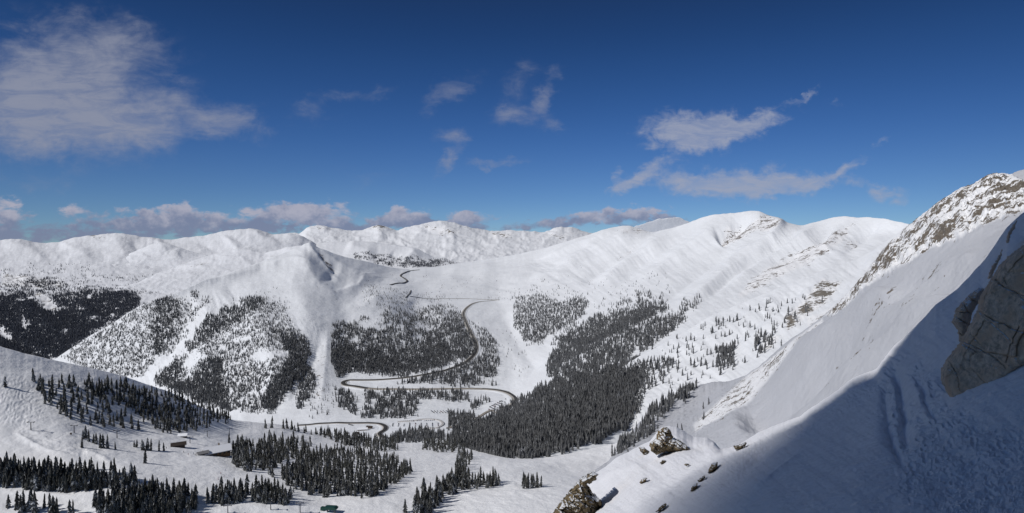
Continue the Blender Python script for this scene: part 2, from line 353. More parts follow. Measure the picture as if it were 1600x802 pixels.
R3 = [
 # summit and its arms
 ([(481,388),(472,400),(462,420),(456,445),(456,475)], 24, 6), ([(500,410),(520,428),(548,442),(580,455)], 14, -5), ([(483,379),(489,394),(501,408),(518,423),(534,436)], 4, 6), ([(496,400),(512,416),(530,428)], 7, -5), ([(476,408),(482,424),(494,440),(516,456),(540,468)], 12, 6), ([(506,424),(524,438),(552,450)], 20, -7),
 ([(484,386),(505,397),(530,412),(560,428),(600,440)], 7, 7), ([(440,402),(400,418),(350,436),(300,446),(255,456)], 7, 8),
 ([(400,424),(420,416),(440,411),(460,409),(480,411),(496,418)], 6, 7), ([(290,449),(330,443),(370,433),(410,421)], 4, 5), ([(560,428),(600,440),(640,452)], 8, 5), ([(600,430),(640,436),(690,440),(740,436)], 9, 4), ([(660,450),(720,452),(780,446)], 8, 4), ([(730,425),(790,430),(850,420)], 10, 5), ([(690,428),(730,420),(790,412)], 7, 4), ([(820,440),(870,428),(930,400)], 9, 5), ([(580,460),(630,462),(680,476)], 7, 4),
 ([(456,445),(470,475),(490,505),(500,530)], 20, 5), ([(500,520),(492,560),(470,600),(445,640)], 9, -6), ([(512,505),(510,550),(505,600),(500,640)], 8, 4),
 ([(390,462),(400,500),(420,550),(430,600),(430,640)], 30, 14), ([(300,455),(295,490),(270,540),(240,590)], 9, -7), ([(255,462),(225,500),(180,540),(140,575)], 22, 10),
 ([(310,470),(330,500),(320,560),(310,610)], 14, 7), ([(350,440),(372,470),(340,530)], 10, -4),
 ([(560,455),(600,480),(630,520),(640,560)], 34, 10), ([(680,480),(700,510),(712,545)], 16, 5), ([(640,470),(660,500)], 12, -4),
 ([(575,430),(560,445),(520,455)], 8, 5), ([(600,465),(570,480),(530,485)], 9, 4),
 # valley stream bed
 ([(790,470),(790,500),(810,540),(835,570),(815,610)], 12, -5),
 # right-hand range: ribs and gullies down the fall line
 ([(995,356),(960,378),(900,405),(860,425)], 9, 6), ([(974,354),(930,375),(880,392),(830,412)], 7, 4), ([(1022,366),(985,392),(940,420),(900,450)], 9, -6),
 ([(1060,356),(1010,388),(960,425),(925,455)], 10, 5), ([(1114,337),(1060,372),(1000,415),(950,460)], 12, -5), ([(1150,336),(1095,372),(1050,405),(985,460)], 10, 5),
 ([(1185,334),(1150,356),(1130,372),(1120,380)], 8, -13), ([(1196,336),(1220,352),(1205,375),(1150,405),(1080,452)], 8, 7),
 ([(1170,372),(1110,415),(1050,460),(1000,490)], 9, -5), ([(1240,356),(1190,392),(1130,430),(1080,470),(1020,505)], 10, 6), ([(1256,356),(1215,390),(1150,430),(1090,478)], 7, -5),
 ([(1286,346),(1240,380),(1180,420),(1110,465)], 8, 6), ([(1325,345),(1290,385),(1230,420),(1160,452)], 8, 5), ([(1310,350),(1270,390),(1200,425)], 7, -5),
 ([(1380,345),(1350,372),(1310,400)], 10, -6), ([(860,480),(820,520),(790,560)], 14, 5), ([(1060,480),(1000,512),(930,550),(860,600)], 14, 6), ([(1090,470),(1030,530),(940,580)], 7, -3),
]
def disp3(px, py, X, Y, D, t):
    right = sst(780, 900, px)
    q = (px+py*1.1)/1.5; w = (py-px*.55)/1.1       # down-slope and across-slope directions of the right-hand range
    w = w+6*perlin(q/70, w/40, 48); nr = 2.9*fbm(q/130, w/24, 41, 6, .55)+.8*fbm(q/30, w/8, 43, 3, .5)
    nl = 2.2*fbm(px/34, py/26, 45, 5, .55)+2.4*fbm(px/90, py/60, 46, 3)
    face = rmask(px, py, [([(95,560),(250,462),(400,462),(500,520),(470,640),(230,640)], 1, 20)])
    nl += face*2.2*fbm(px/15-py/60, py/28, 47, 4, .6, True)
    n = nr*right+nl*(1-right)
    flat = rmask(px, py, [([(460,595),(800,595),(830,640),(700,700),(420,690),(400,655)], 1, 14), ([(600,425),(800,415),(800,475),(600,480)], 1, 14)])
    n = n*(1-.6*flat)+flat*1.0*fbm(px/34+py/30, py/7, 49, 4, .5)+2.4*rmask(px, py, [([(560,420),(860,400),(900,440),(800,475),(560,480)], 1, 18)])*fbm(px/44+py/25, py/8, 42, 5, .55)
    n *= (1-.6*sst(.9, 1, t))
    road = np.zeros_like(px)
    return n*(.62+.33*right)+ridges(px, py, R3)*(.62+.55*right)
RK3 = [([(1135,352),(1165,345),(1200,335),(1222,352),(1215,366),(1180,362),(1150,378),(1122,378)], .42, 8), ([(1195,420),(1230,400),(1300,365),(1335,348),(1320,380),(1260,418),(1205,445),(1155,470),(1150,458)], .36, 9),
       ([(1320,372),(1345,368),(1340,385),(1310,395)], .3, 6), ([(495,395),(515,410),(530,425),(512,420),(498,405)], .50, 4), ([(380,580),(395,578),(392,590),(378,590)], .4, 4),
       ([(960,365),(1000,350),(1020,364),(980,372)], .3, 6), ([(1000,372),(970,395),(955,408),(985,392)], .3, 5), ([(220,505),(160,540),(120,560),(180,520)], .3, 8), ([(500,520),(515,540),(508,620),(495,650),(480,640),(496,580)], .22, 8)]
L3 = build_layer('mountain_valley', 50, 1500, 1.15, 400, [lineA, lineB, lineC, lineD, lineE, crest3], M_mid, disp3, .7, seed=4,
    attrf=lambda px, py, X, Y, D: rmask(px, py, RK3))

# --- right spur in front of the range
crest5 = [(960,585,1330),(975,572,1350),(1000,556,1380),(1031,540,1400),(1076,515,1450),(1114,492,1480),(1150,478,1500),(1189,462,1520),(1225,447,1530),(1249,437,1540),(1280,426,1560),(1312,414,1580),(1340,404,1600),(1368,390,1620),(1395,370,1640),(1421,351,1650),(1460,345,1650),(1520,340,1650)]
R5 = [([(1312,414),(1250,470),(1190,520),(1140,560)], 14, 8), ([(1368,392),(1330,440),(1260,500),(1200,555)], 10, -7), ([(1249,440),(1180,490),(1110,530),(1040,560)], 12, 6), ([(1290,430),(1220,480),(1160,525),(1080,575)], 8, -5),
      ([(1390,380),(1350,420),(1300,470)], 8, 6)]
L5 = build_layer('right_spur', 960, 1520, 1.2, 190, [
    [(960,720,900),(1000,700,900),(1100,660,950),(1300,560,800),(1520,500,700)],
    [(960,640,1080),(1000,620,1120),(1100,580,1150),(1200,545,1120),(1300,500,1050),(1520,430,900)],
    [(960,600,1270),(1031,565,1290),(1114,532,1300),(1200,500,1300),(1300,456,1330),(1400,410,1400),(1520,380,1400)], crest5],
    M_spur, lambda px, py, X, Y, D, t: (2.6*fbm((px+py)/110, (py-px*.7)/15, 51, 5, .55)+1.*fbm(px/14, py/10, 52, 4))*(1-.6*sst(.9, 1, t))+ridges(px, py, R5), .8, seed=5,
    attrf=lambda px, py, X, Y, D: rmask(px, py, [([(1285,440),(1315,440),(1300,460),(1275,480),(1250,500),(1230,515),(1225,500),(1255,475)], .55, 7), ([(1260,490),(1300,475),(1330,462),(1300,500),(1262,520)], .45, 8), ([(1195,530),(1225,520),(1205,545),(1185,555)], .40, 7), ([(1130,470),(1180,458),(1170,470),(1120,488)], .3, 5)]))

# --- rocky ridge with the big smooth slope below it
crest6 = [(930,735,600),(950,722,650),(962,705,700),(975,688,760),(1000,660,850),(1031,634,930),(1061,615,990),(1090,606,1010),(1114,599,1010),(1140,597,980),(1165,588,930),(1190,570,860),(1222,540,780),(1256,517,720),(1286,494,680),(1323,461,630),(1350,430,600),(1372,400,590),(1383,386,580),(1402,369,570),(1421,351,560),(1443,335,540),(1465,318,520),(1484,305.5,510),(1503,293,500),(1514,290.5,495),(1529,285,490),(1540,276,485),(1552,272,480),(1578,274,470),(1593,266,460),(1600,265,455),(1640,255,440),(1700,250,420),(1760,245,400)]
R6 = [([(1091,666),(1151,609),(1181,590),(1208,564),(1250,541),(1290,515)], 7, 6), ([(1190,572),(1170,592),(1114,602),(1061,616)], 6, 4),
      ([(1600,335),(1537,363),(1462,397),(1387,438),(1300,492)], 9, 6),
      ([(1420,500),(1340,545),(1260,590),(1190,640),(1150,670)], 22, -58), ([(1500,450),(1420,510),(1340,570),(1250,625)], 17, 34), ([(1420,440),(1340,500),(1270,550),(1200,600)], 17, 34), ([(1330,600),(1250,640),(1190,672)], 12, -14),
      ([(1300,530),(1240,580),(1180,625),(1140,660)], 7, -3.5),([(1570,380),(1500,430),(1440,480),(1380,520)], 9, -22), ([(1480,410),(1420,450),(1350,500),(1290,545)], 9, -18), ([(1540,385),(1480,425),(1400,475)], 7, 12)]
rock6 = [(1286,498),(1323,455),(1350,424),(1383,380),(1421,345),(1484,298),(1529,276),(1552,262),(1575,268),(1590,285),(1640,300),(1700,310),(1640,322),(1600,332),(1574,346),(1537,362),(1499,382),(1462,396),(1424,415),(1387,437),(1350,462),(1310,500)]
def disp6(px, py, X, Y, D, t):
    m = rmask(px, py, [(rock6, 1, 6)])
    crag = 11*fbm((px-py*.6)/30, (py+px*.5)/46, 61, 7, .62, True)+3*fbm(px/6, py/6, 62, 4, .65)
    low = 8.0*fbm((px+py)/130, (py+px*.6)/30, 63, 4, .45)+3.2*fbm((px-py*1.6)/70, (py+px*.6)/7.5, 67, 5, .6)+.8*fbm(px/5, py/4, 68, 3, .6)+.35*fbm(px/11, py/8, 64, 4, .55)
    scr = rmask(px, py, [([(1091,670),(1080,655),(1151,600),(1208,556),(1256,522),(1290,500),(1300,512),(1250,548),(1190,595),(1130,650),(1105,675)], 1, 6)])
    return crag*m*(1-.75*sst(.96, 1, t))+low*(1-.5*sst(.9, 1, t))+scr*2.2*fbm(px/9, py/7, 66, 4, .6, True)+ridges(px, py, R6)
def at6(px, py, X, Y, D):
    a = rmask(px, py, [(rock6, .47, 10)])
    a = np.maximum(a, rmask(px, py, [([(1080,662),(1151,600),(1208,556),(1286,494),(1290,512),(1250,548),(1190,600),(1130,655),(1085,675)], .34, 6)]))
    a = np.maximum(a, rmask(px, py, [([(1387,450),(1462,405),(1520,385),(1500,430),(1460,470),(1380,520),(1300,560),(1350,500)], .21, 14), ([(1440,470),(1560,380),(1600,350),(1590,380),(1500,460),(1380,560),(1280,630),(1230,640),(1330,560)], .165, 12)]))
    cl = rmask(px, py, [([(1580,268),(1592,262),(1720,245),(1720,290),(1610,290),(1586,280)], 1, 5)])
    return a*(1-cl)
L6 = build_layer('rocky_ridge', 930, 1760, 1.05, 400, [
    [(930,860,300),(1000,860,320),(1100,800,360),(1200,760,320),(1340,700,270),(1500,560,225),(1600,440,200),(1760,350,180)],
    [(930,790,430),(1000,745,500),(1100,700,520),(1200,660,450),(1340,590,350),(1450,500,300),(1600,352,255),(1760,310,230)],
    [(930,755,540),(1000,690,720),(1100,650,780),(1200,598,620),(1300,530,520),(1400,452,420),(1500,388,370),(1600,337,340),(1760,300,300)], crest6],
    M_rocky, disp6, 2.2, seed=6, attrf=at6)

# --- near-left ski slopes
crest7 = [(-80,520,540),(0,541,560),(38,553,570),(79,562,585),(115,569,600),(150,577,615),(196,589,640),(226,600,660),(264,612,690),(300,630,720),(340,647,760),(365,657,780),(410,661,820),(440,664,840),(500,678,870),(560,686,890),(620,692,900),(690,694,900),(740,702,860),(800,716,800),(850,716,800),(900,708,820),(940,698,850),(975,690,860),(1000,700,840),(1040,720,800)]
mog = [(-60,590),(30,588),(70,615),(80,650),(40,665),(-60,660)]
def disp7(px, py, X, Y, D, t):
    n = 3.2*fbm(px/120, py/40, 71, 4)+1.1*fbm(px/30, py/12, 72, 4)
    m = rmask(px, py, [(mog, 1, 12)])
    n += m*.65*perlin(px/4.2+py/11+perlin(px/20,py/12,3), py/3.6, 73)
    n += rmask(px, py, [([(15,668),(60,668),(110,690),(170,712),(150,716),(90,714),(50,700)], 1, 5)])*2.2*fbm(px/22-py/9, py/5, 75, 4, .6)
    n += rmask(px, py, [([(740,730),(960,700),(980,730),(900,800),(700,800),(700,760)], 1, 15)])*1.5*fbm((px+py)/50, (py-px*.2)/9, 74, 5, .55)
    n *= (1-.6*sst(.93, 1, t))
    return n+ridges(px, py, [([(20,672),(45,690),(85,708),(130,715)], 4, 3.), ([(128,706),(150,712),(175,722)], 3.5, 3), ([(0,770),(60,772),(110,776),(150,772),(220,757)], 5, 3), ([(330,800),(380,790),(470,792),(560,802)], 8, 3), ([(740,745),(800,735),(880,728)], 6, 3)])
L7 = build_layer('ski_slopes', -80, 1040, 1.15, 230, [
    [(-80,850,350),(0,845,360),(300,845,385),(500,845,400),(700,845,400),(860,845,400),(1040,845,400)],
    [(-80,740,415),(0,740,425),(200,740,440),(340,740,480),(500,750,520),(700,760,530),(860,760,530),(1040,760,600)],
    [(-80,650,470),(0,655,480),(100,672,490),(200,690,520),(330,700,560),(450,708,640),(560,712,700),(700,715,740),(860,730,680),(1040,740,700)], crest7],
    M_near, disp7, .5, seed=7)

# --- foreground slope
crestF = [(820,850,95),(840,826,100),(863,800,108),(880,785,110),(905,760,112),(925,744,115),(945,731,118),(963,716,120),(993,700,124),(1014,691,126),(1026,677,127),(1034,668,127),(1046,666,125),(1058,669,123),(1070,676,120),(1083,683,116),(1105,684.5,110),(1114,690,104),(1123,702,98),(1138,700,92),(1151,696,88),(1170,685,82),(1189,674,76),(1215,663,70),(1250,650,63),(1270,636,59),(1294,620,54),(1313,606,51),(1332,591,48),(1350,584,47),(1370,577,46),(1378,564,45),(1396,541,44),(1420,520,43.5),(1441,500,43),(1462,476,42),(1480,463,42),(1499,449,41),(1520,426,40),(1537,408,40),(1555,382,39),(1574,354,38),(1600,331,37),(1650,285,35),(1720,230,33),(1800,170,30)]
trail = [(1392,566),(1398,600),(1402,640),(1420,680),(1450,720),(1500,760),(1560,790),(1640,830)]
trail2 = [(1440,590),(1448,630),(1470,655),(1520,680),(1570,700),(1640,715)]
RF = [([(1394,560),(1404,590),(1411,630),(1415,670),(1422,720)], 10, -16), ([(1384,588),(1384,620),(1388,665),(1400,700),(1425,745)], 8, -9), ([(1396,585),(1399,620),(1403,655)], 3.5, 3), ([(1420,580),(1430,610),(1440,640),(1460,670)], 5, 3.5), ([(1436,585),(1444,612),(1450,640),(1475,668)], 4, -4),
      ([(1160,745),(1240,690),(1270,670)], 4, 3.5), ([(1170,770),(1215,735),(1265,700)], 4, 4), ([(1100,802),(1200,700),(1300,640)], 10, -3),
      ([(1470,560),(1474,595),(1490,612)], 9, -9), ([(1310,618),(1340,596),(1366,584)], 4, 3),
      ([(1110,688),(1122,706),(1100,712)], 5, 3), ([(900,770),(960,740),(1020,722)], 9, 4), ([(960,800),(1020,755),(1110,712)], 7, -4), ([(1010,802),(1060,760),(1140,706)], 6, 3),
      ([(1060,690),(1090,700),(1110,705)], 6, -3)]
def dispF(px, py, X, Y, D, t):
    n = 3.2*fbm((px+py)/150, (py-px*.65)/30, 81, 4)+.8*fbm(px/16, py/10, 82, 4, .55)
    dt, _ = polydist(px, py, trail); d2, _ = polydist(px, py, trail2)
    w = 26+sst(600, 800, py)*60
    m = np.maximum(sst(w, w*.4, dt), sst(40, 12, d2))
    n2 = -3.*np.maximum(0, perlin(px/24.+.6*perlin(px/30,py/30,8), py/13., 83))+2.6*fbm(px/11., py/7., 84, 5, .68)+4.5*fbm(px/60+py/90, py/34, 85, 4)
    d1, dd2, idv, tx, ty = worley(px/13.+.5*perlin(px/20, py/20, 5), py/8.+.5*perlin(px/17, py/22, 6), 86)
    pits = (-3.4*sst(.5, .1, d1)+1.0*np.exp(-((d1-.5)/.12)**2))*(idv > .62)
    n += m*(n2+pits)*1.0+m*1.1*fbm(px/4.5, py/3.2, 88, 3, .7)+.35*fbm(px/5, py/3.5, 89, 3, .6)
    n += rmask(px, py, [([(1196,672),(1332,588),(1380,575),(1396,600),(1340,640),(1240,690),(1200,700),(1150,760),(1130,740)], 1, 14)])*1.7*fbm(px/9, py/6, 87, 4, .65, True)
    edge = sst(.93, 1, t)
    return n*(1-.55*edge)+ridges(px, py, RF)
LF = build_layer('snow_slope_foreground', 820, 1800, .9, 560, [
    [(820,905,58),(863,905,50),(900,905,45),(1000,905,24),(1100,905,15),(1200,905,10),(1340,905,8),(1500,905,7.2),(1640,905,6.6),(1800,905,6)],
    [(820,890,66),(863,868,62),(1000,800,40),(1100,780,27),(1200,760,19),(1340,740,14.5),(1500,720,12.2),(1640,690,11),(1800,660,10)],
    [(820,870,85),(863,830,90),(930,790,82),(1000,745,75),(1100,720,60),(1200,695,44),(1340,640,30),(1420,600,25),(1500,560,20),(1560,520,18.5),(1640,470,17),(1800,400,15)], crestF],
    M_fg, dispF, 1.3, sm=4, smD=10, back=.5, seed=8, backdrop=.35)

# ------------------------------------------------------------- conifers
def crown_np(tiers, seg, seed, rad=.17, jag=.3, base=.1):
    r = np.random.default_rng(seed); V = []; Fc = []
    lean = r.normal(0, .01, 2)
    for i in range(tiers):
        a = i/tiers; z0 = base+(1-base)*(a**1.02)*.93; top = min(1., z0+(1-base)/tiers*2.1*(1.0+.25*(1-a)))
        R = rad*(1-a)**.62*(1+r.uniform(-.28, .16))+.012
        if tiers > 5 and i in (1, 3): R *= r.uniform(.7, 1)
        k = len(V); V.append((lean[0]*a*3, lean[1]*a*3, top)); ph = r.uniform(0, 6.28)
        for j in range(seg):
            q = R*((1+jag*r.uniform(-.2, .8)) if j % 2 == 0 else (1-jag*r.uniform(.4, 1.5)))
            an = ph+j*2*math.pi/seg+r.uniform(-.15, .15)
            V.append((q*math.cos(an)+lean[0]*a*3, q*math.sin(an)+lean[1]*a*3, z0-(.35*R if j % 2 == 0 else -.1*R)+r.uniform(-.012, .012)))
        for j in range(seg): Fc.append((k, k+1+j, k+1+(j+1) % seg))
        if tiers > 5:      # underside so light does not leak through
            c = len(V); V.append((0, 0, z0+.02))
            for j in range(seg): Fc.append((c, k+1+(j+1) % seg, k+1+j))
    return np.array(V), np.array(Fc)
def trunk_np(h=.95, r0=.017, seg=6, bot=-.12):
    V = []; Fc = []
    for i, (z, q) in enumerate(((bot, r0*1.15), (.12, r0), (.5, r0*.62), (h, r0*.15))):
        for j in range(seg):
            a = j*2*math.pi/seg; V.append((q*math.cos(a), q*math.sin(a), z))
    for i in range(3):
        for j in range(seg): Fc.append((i*seg+j, i*seg+(j+1) % seg, (i+1)*seg+(j+1) % seg, (i+1)*seg+j))
    return np.array(V), np.array(Fc)
def merged(name, templates, P, H, W, mat, rot=True, label=None, cat=None, kind='stuff', group=None):
    Vs = []; Fs = []; off = 0
    which = rng.integers(0, len(templates), len(P))
    for k, (tv, tf) in enumerate(templates):
        idx = np.where(which == k)[0]; n = len(idx)
        if n == 0: continue
        a = rng.uniform(0, 6.283, n); c, s = np.cos(a)[:, None], np.sin(a)[:, None]
        x = tv[None, :, 0]*W[idx, None]; y = tv[None, :, 1]*W[idx, None]; z = tv[None, :, 2]*H[idx, None]
        V = np.stack([x*c-y*s, x*s+y*c, np.broadcast_to(z, x.shape)], -1)+P[idx][:, None, :]
        f = tf[None]+(np.arange(n)*len(tv))[:, None, None]+off
        Vs.append(V.reshape(-1, 3)); Fs.append(f.reshape(-1, 3)); off += n*len(tv)
    me = mesh_np(name, np.vstack(Vs), np.vstack(Fs), mat, False)
    return link(name, me, label=label, cat=cat, kind=kind, group=group)

T_far = [crown_np(2, 5, 100+i, .17, .25, .0) for i in range(4)]
T_mid = [crown_np(4, 6, 120+i, .135, .5, .02) for i in range(6)]
T_near = [crown_np(7, 9, 140+i, .135, .55, .05) for i in range(6)]
MT_far = tree_mat('far_conifer_foliage', (.06, .066, .082), (.11, .117, .137), .13, .25)  # greyed and blued tones: distance haze is put into the foliage colour
MT_mid = tree_mat('snowy_hazed_conifer_foliage', (.085, .088, .093), (.15, .153, .158), .33, .35)  # real snow flecks, plus distance haze put into the lifted grey base tones
MT_near = tree_mat('near_conifer_foliage', (.040, .043, .042), (.09, .088, .078), .36, 1.1, snowc=(.5, .53, .58))
M_bark = flat_mat('bark', (.09, .065, .05), .9)

def scatter(poly, n, L, clump=None, thr=-9, holes=(), H=(12, 2.6)):
    """n tries spread over a region of hillside, thinned by noise; returns positions, heights"""
    xs_ = [p[0] for p in poly]; ys_ = [p[1] for p in poly]
    ar = (max(xs_)-min(xs_))*(max(ys_)-min(ys_))
    px = rng.uniform(min(xs_), max(xs_), n*4); py = rng.uniform(min(ys_), max(ys_), n*4)
    sc_ = 1. if L is not L7 else .35
    wob = sc_*(4*perlin(px/9, py/9, 5)+7*perlin(px/24, py/20, 6)); jx = rng.normal(0, 2.6*sc_, len(px)); jy = rng.normal(0, 2.2*sc_, len(px))
    m = inpoly(px+wob+jx, py+wob*.6+jy, poly)
    for h in holes: m &= ~inpoly(px+wob*.7+jx, py-wob*.7+jy, h)
    if clump is not None:
        v = fbm(px/clump[0]+py/clump[0]*clump[2], py/clump[1], clump[3], 4, .6)
        m &= (v+rng.normal(0, .10, len(px)) > thr)
    px, py = px[m][:n], py[m][:n]
    P, D = surf(L, px, py)
    h = np.clip(rng.normal(H[0], H[1]*1.25, len(px)), H[0]*.35, H[0]*1.7)
    return P, h, D, px, py
def polyarea(p):
    return abs(sum(p[i][0]*p[(i+1) % len(p)][1]-p[(i+1) % len(p)][0]*p[i][1] for i in range(len(p))))/2
def grow(name, regs, temps, mat, label, L, jitterW=.15):
    Ps = []; Hs = []
    for r in regs:
        poly, dens = r[0], r[1]; kw = r[2] if len(r) > 2 else {}
        n = int(polyarea(poly)*dens)
        P, h, D, _, _ = scatter(poly, n, kw.pop('L', L), **kw); Ps.append(P); Hs.append(h)
    P = np.vstack(Ps); H = np.concatenate(Hs); P[:, 2] -= .4
    W = H*rng.uniform(.85, 1.2, len(H))
    print(name, len(P))
    return merged(name, temps, P, H, W, mat, label=label, cat='forest')

# far woods -------------------------------------------------
clear1 = [(52,457),(70,458),(92,478),(92,493),(72,488),(58,472)]
clear2 = [(-5,505),(10,512),(25,530),(12,534),(-5,522)]
grow('valley_forest', [
    ([(-70,459),(0,459),(100,461),(185,455),(205,459),(222,468),(212,480),(198,492),(165,507),(130,530),(95,557),(40,575),(-70,560)], 1.5, dict(holes=(clear1, clear2, [(28,497),(45,508),(47,517),(30,512)]), clump=(40, 14, 0, 201), thr=-.30, H=(14, 4))),
    ([(40,436),(90,434),(110,452),(90,458),(30,458)], .45, dict(clump=(20, 8, 0, 202), thr=-.1, H=(14, 3))),
    ([(-70,448),(0,444),(40,440),(40,456),(-70,456)], .25, dict(clump=(14, 5, 0, 203), thr=.02)),
    ([(0,420),(120,412),(180,430),(290,432),(330,420),(330,440),(240,462),(150,455),(60,445),(0,440)], .14, dict(clump=(22, 5, -.3, 204), thr=.12, H=(13, 3))),
    ([(85,458),(130,449),(200,450),(240,455),(200,462),(130,460)], .6, dict(clump=(22, 6, 0, 205), thr=-.15)),
  ], T_far, MT_far, 'dark conifer forest filling the deep valley at the far left', L1b)
grow('basin_forest', [
    ([(552,398),(580,398),(640,402),(690,408),(718,411),(700,417),(650,418),(620,416),(585,410),(552,405)], .9, dict(clump=(14, 3, 0, 211), thr=.02, H=(15, 4))),
    ([(620,410),(650,409),(700,410),(718,411),(690,417),(650,419),(630,417)], .8, dict(clump=(16, 3, 0, 212), thr=-.12, H=(15, 4))),
  ], T_far, MT_far, 'thin dark band of trees on the low hills beyond the pass', L2)
# central mountain
fm = [
    ([(95,556),(140,526),(180,504),(215,485),(245,466),(275,462),(300,475),(290,500),(268,530),(240,560),(222,592),(150,590)], .5, dict(clump=(7, 10, .4, 221), thr=-.16, H=(7.5, 2.2))),
    ([(238,466),(262,463),(282,470),(284,495),(270,525),(255,550),(240,560),(236,530),(240,500)], .30, dict(clump=(14, 18, .3, 222), thr=-.15)),
    ([(297,456),(310,456),(311,468),(300,472)], .35), ([(290,500),(300,480),(320,465),(332,464),(318,482),(296,505),(284,530),(270,550),(262,550),(276,520)], .33),
    ([(377,468),(398,465),(420,472),(380,500),(345,520),(313,545),(300,555),(288,540),(313,511),(345,490)], .48),
    ([(398,468),(440,478),(458,515),(482,532),(487,552),(478,585),(455,610),(425,648),(350,642),(300,622),(262,606),(240,598),(268,566),(300,545),(345,520),(380,498)], .42,
        dict(H=(7.5, 2.2), clump=(7, 9, .25, 223), thr=-.14, holes=([(290,562),(300,541),(316,541),(308,572),(292,587)], [(388,560),(410,554),(449,556),(445,568),(400,571)]))),
    ([(440,520),(470,527),(486,550),(478,585),(455,612),(440,625),(425,640),(405,640),(430,600),(455,570),(445,545)], .42),
    ([(290,600),(330,560),(350,565),(345,600),(360,640),(320,632),(250,602)], .45), ([(262,575),(288,566),(284,590),(262,604),(240,598)], .4),
    ([(478,590),(490,572),(495,590),(482,625),(468,640),(458,640)], .3),
    ([(425,445),(445,460),(455,490),(430,485),(400,462)], .05, dict(H=(8, 2))), ([(570,445),(600,455),(650,462),(660,475),(620,490),(590,490),(565,468)], .12, dict(clump=(12, 6, 0, 224), thr=.0, H=(10, 2))),
    ([(517,511),(538,503),(568,503),(585,498),(609,490),(640,490),(662,481),(688,474),(703,477),(718,490),(727,510),(741,533),(743,549),(726,560),(696,571),(650,582),(594,588),(564,581),(538,582),(523,590),(517,545)], .42,
        dict(clump=(16, 10, .2, 225), thr=-.14, holes=([(560,500),(600,500),(604,508),(575,515),(555,510)],))),
    ([(517,540),(560,545),(600,550),(650,540),(700,500),(718,490),(741,533),(743,549),(726,560),(696,571),(650,582),(594,588),(564,581),(523,590)], .34),
    ([(733,503),(756,512),(770,530),(779,545),(781,571),(765,590),(740,600),(640,601),(613,601),(640,593),(695,582),(735,570),(757,550),(745,522)], .42, dict(clump=(14, 10, 0, 226), thr=-.2)),
    ([(523,608),(545,610),(560,632),(556,650),(530,635)], .24), ([(565,615),(600,610),(640,612),(720,611),(735,625),(722,632),(700,628),(680,622),(655,626),(650,645),(625,655),(590,655),(556,650),(580,635)], .26, dict(clump=(12, 8, 0, 227), thr=-.12)),
    ([(690,600),(775,596),(778,604),(700,606)], .1), ([(480,600),(525,600),(520,650),(480,655)], .04, dict(H=(7, 2))), ([(650,462),(690,460),(705,470),(670,474)], .16, dict(H=(9, 2))),
    ([(780,480),(800,520),(830,560),(815,600),(785,590),(775,545)], .012, dict(H=(8, 2))),
    ([(735,628),(750,624),(770,622),(745,640),(735,642)], .2), ([(480,440),(620,440),(660,480),(560,500)], .006, dict(H=(8, 2))), ([(560,430),(780,430),(800,470),(640,475),(560,460)], .035, dict(H=(8, 2), clump=(14, 4, 0, 228), thr=.16)),
]
grow('mountain_forest', fm, T_mid, MT_mid, 'snow dusted conifer forest on the lower faces of the central mountain', L3)
fr = [
    ([(806,470),(826,460),(845,460),(873,473),(914,466),(921,475),(899,503),(870,520),(835,541),(820,535),(802,508)], .62, dict(clump=(16, 10, 0, 231), thr=-.4)),
    ([(855,560),(861,545),(888,518),(944,492),(974,492),(1016,484),(1045,480),(1010,507),(978,518),(925,545),(862,590),(852,585)], .62, dict(clump=(20, 10, 0, 232), thr=-.34)),
    ([(862,594),(925,549),(978,522),(1010,511),(1060,488),(1098,467),(1060,505),(1031,528),(993,550),(937,577),(880,610),(840,625),(835,612)], .62, dict(clump=(20, 10, 0, 233), thr=-.34)),
    ([(700,672),(748,658),(808,630),(840,615),(880,604),(940,581),(1000,560),(1012,575),(1020,592),(1010,620),(1003,650),(974,668),(940,687),(850,712),(800,722),(755,724),(722,718),(706,700)], .42, dict(H=(12, 3))),
    ([(940,581),(1000,560),(1020,592),(1005,620),(900,640),(860,625)], .14),
    ([(700,645),(742,645),(738,668),(700,670)], .3), ([(613,681),(640,673),(668,675),(692,680),(700,691),(640,693),(600,693)], .26),
    ([(1010,600),(1040,585),(1090,560),(1040,600)], .05, dict(H=(9, 2))),
    ([(925,445),(1030,420),(1060,440),(1030,490),(930,500)], .02, dict(H=(9, 2), clump=(16, 10, 0, 235), thr=.0)), ([(1030,470),(1010,490),(985,490),(1000,470)], .2, dict(H=(11, 2))),
    ([(940,485),(1000,455),(1045,465),(1020,485),(975,495)], .16, dict(clump=(12, 7, 0, 236), thr=-.02)),
    ([(860,425),(900,410),(960,440),(900,460)], .01, dict(H=(8, 2))), ([(790,455),(850,440),(920,460),(800,470)], .06, dict(clump=(12, 7, 0, 237), thr=.0)),
    ([(1000,560),(1050,535),(1120,500),(1230,470),(1290,465),(1240,520),(1180,570),(1080,600),(1015,610)], .013, dict(L=L5, H=(11, 3), clump=(18, 14, 0, 238), thr=-.1)),
    ([(1119,575),(1125,555),(1140,540),(1153,545),(1150,560),(1130,577)], .12, dict(L=L5, H=(14, 3))), ([(1175,545),(1200,520),(1215,515),(1205,535),(1180,560)], .07, dict(L=L5, H=(12, 3))),
    ([(990,575),(1020,560),(1060,560),(1030,600),(1005,620)], .06, dict(L=L5, H=(12, 3))),
    ([(1012,640),(1030,636),(1061,616),(1090,608),(1092,613),(1062,624),(1030,644),(1010,652)], .28, dict(L=L6, H=(13, 3))),
    ([(955,712),(975,692),(1005,662),(1040,642),(1030,662),(1000,690),(970,712)], .10, dict(L=L6, H=(11, 3))), ([(1010,680),(1080,650),(1120,620),(1100,650),(1040,680)], .012, dict(L=L6, H=(10, 2))),
]
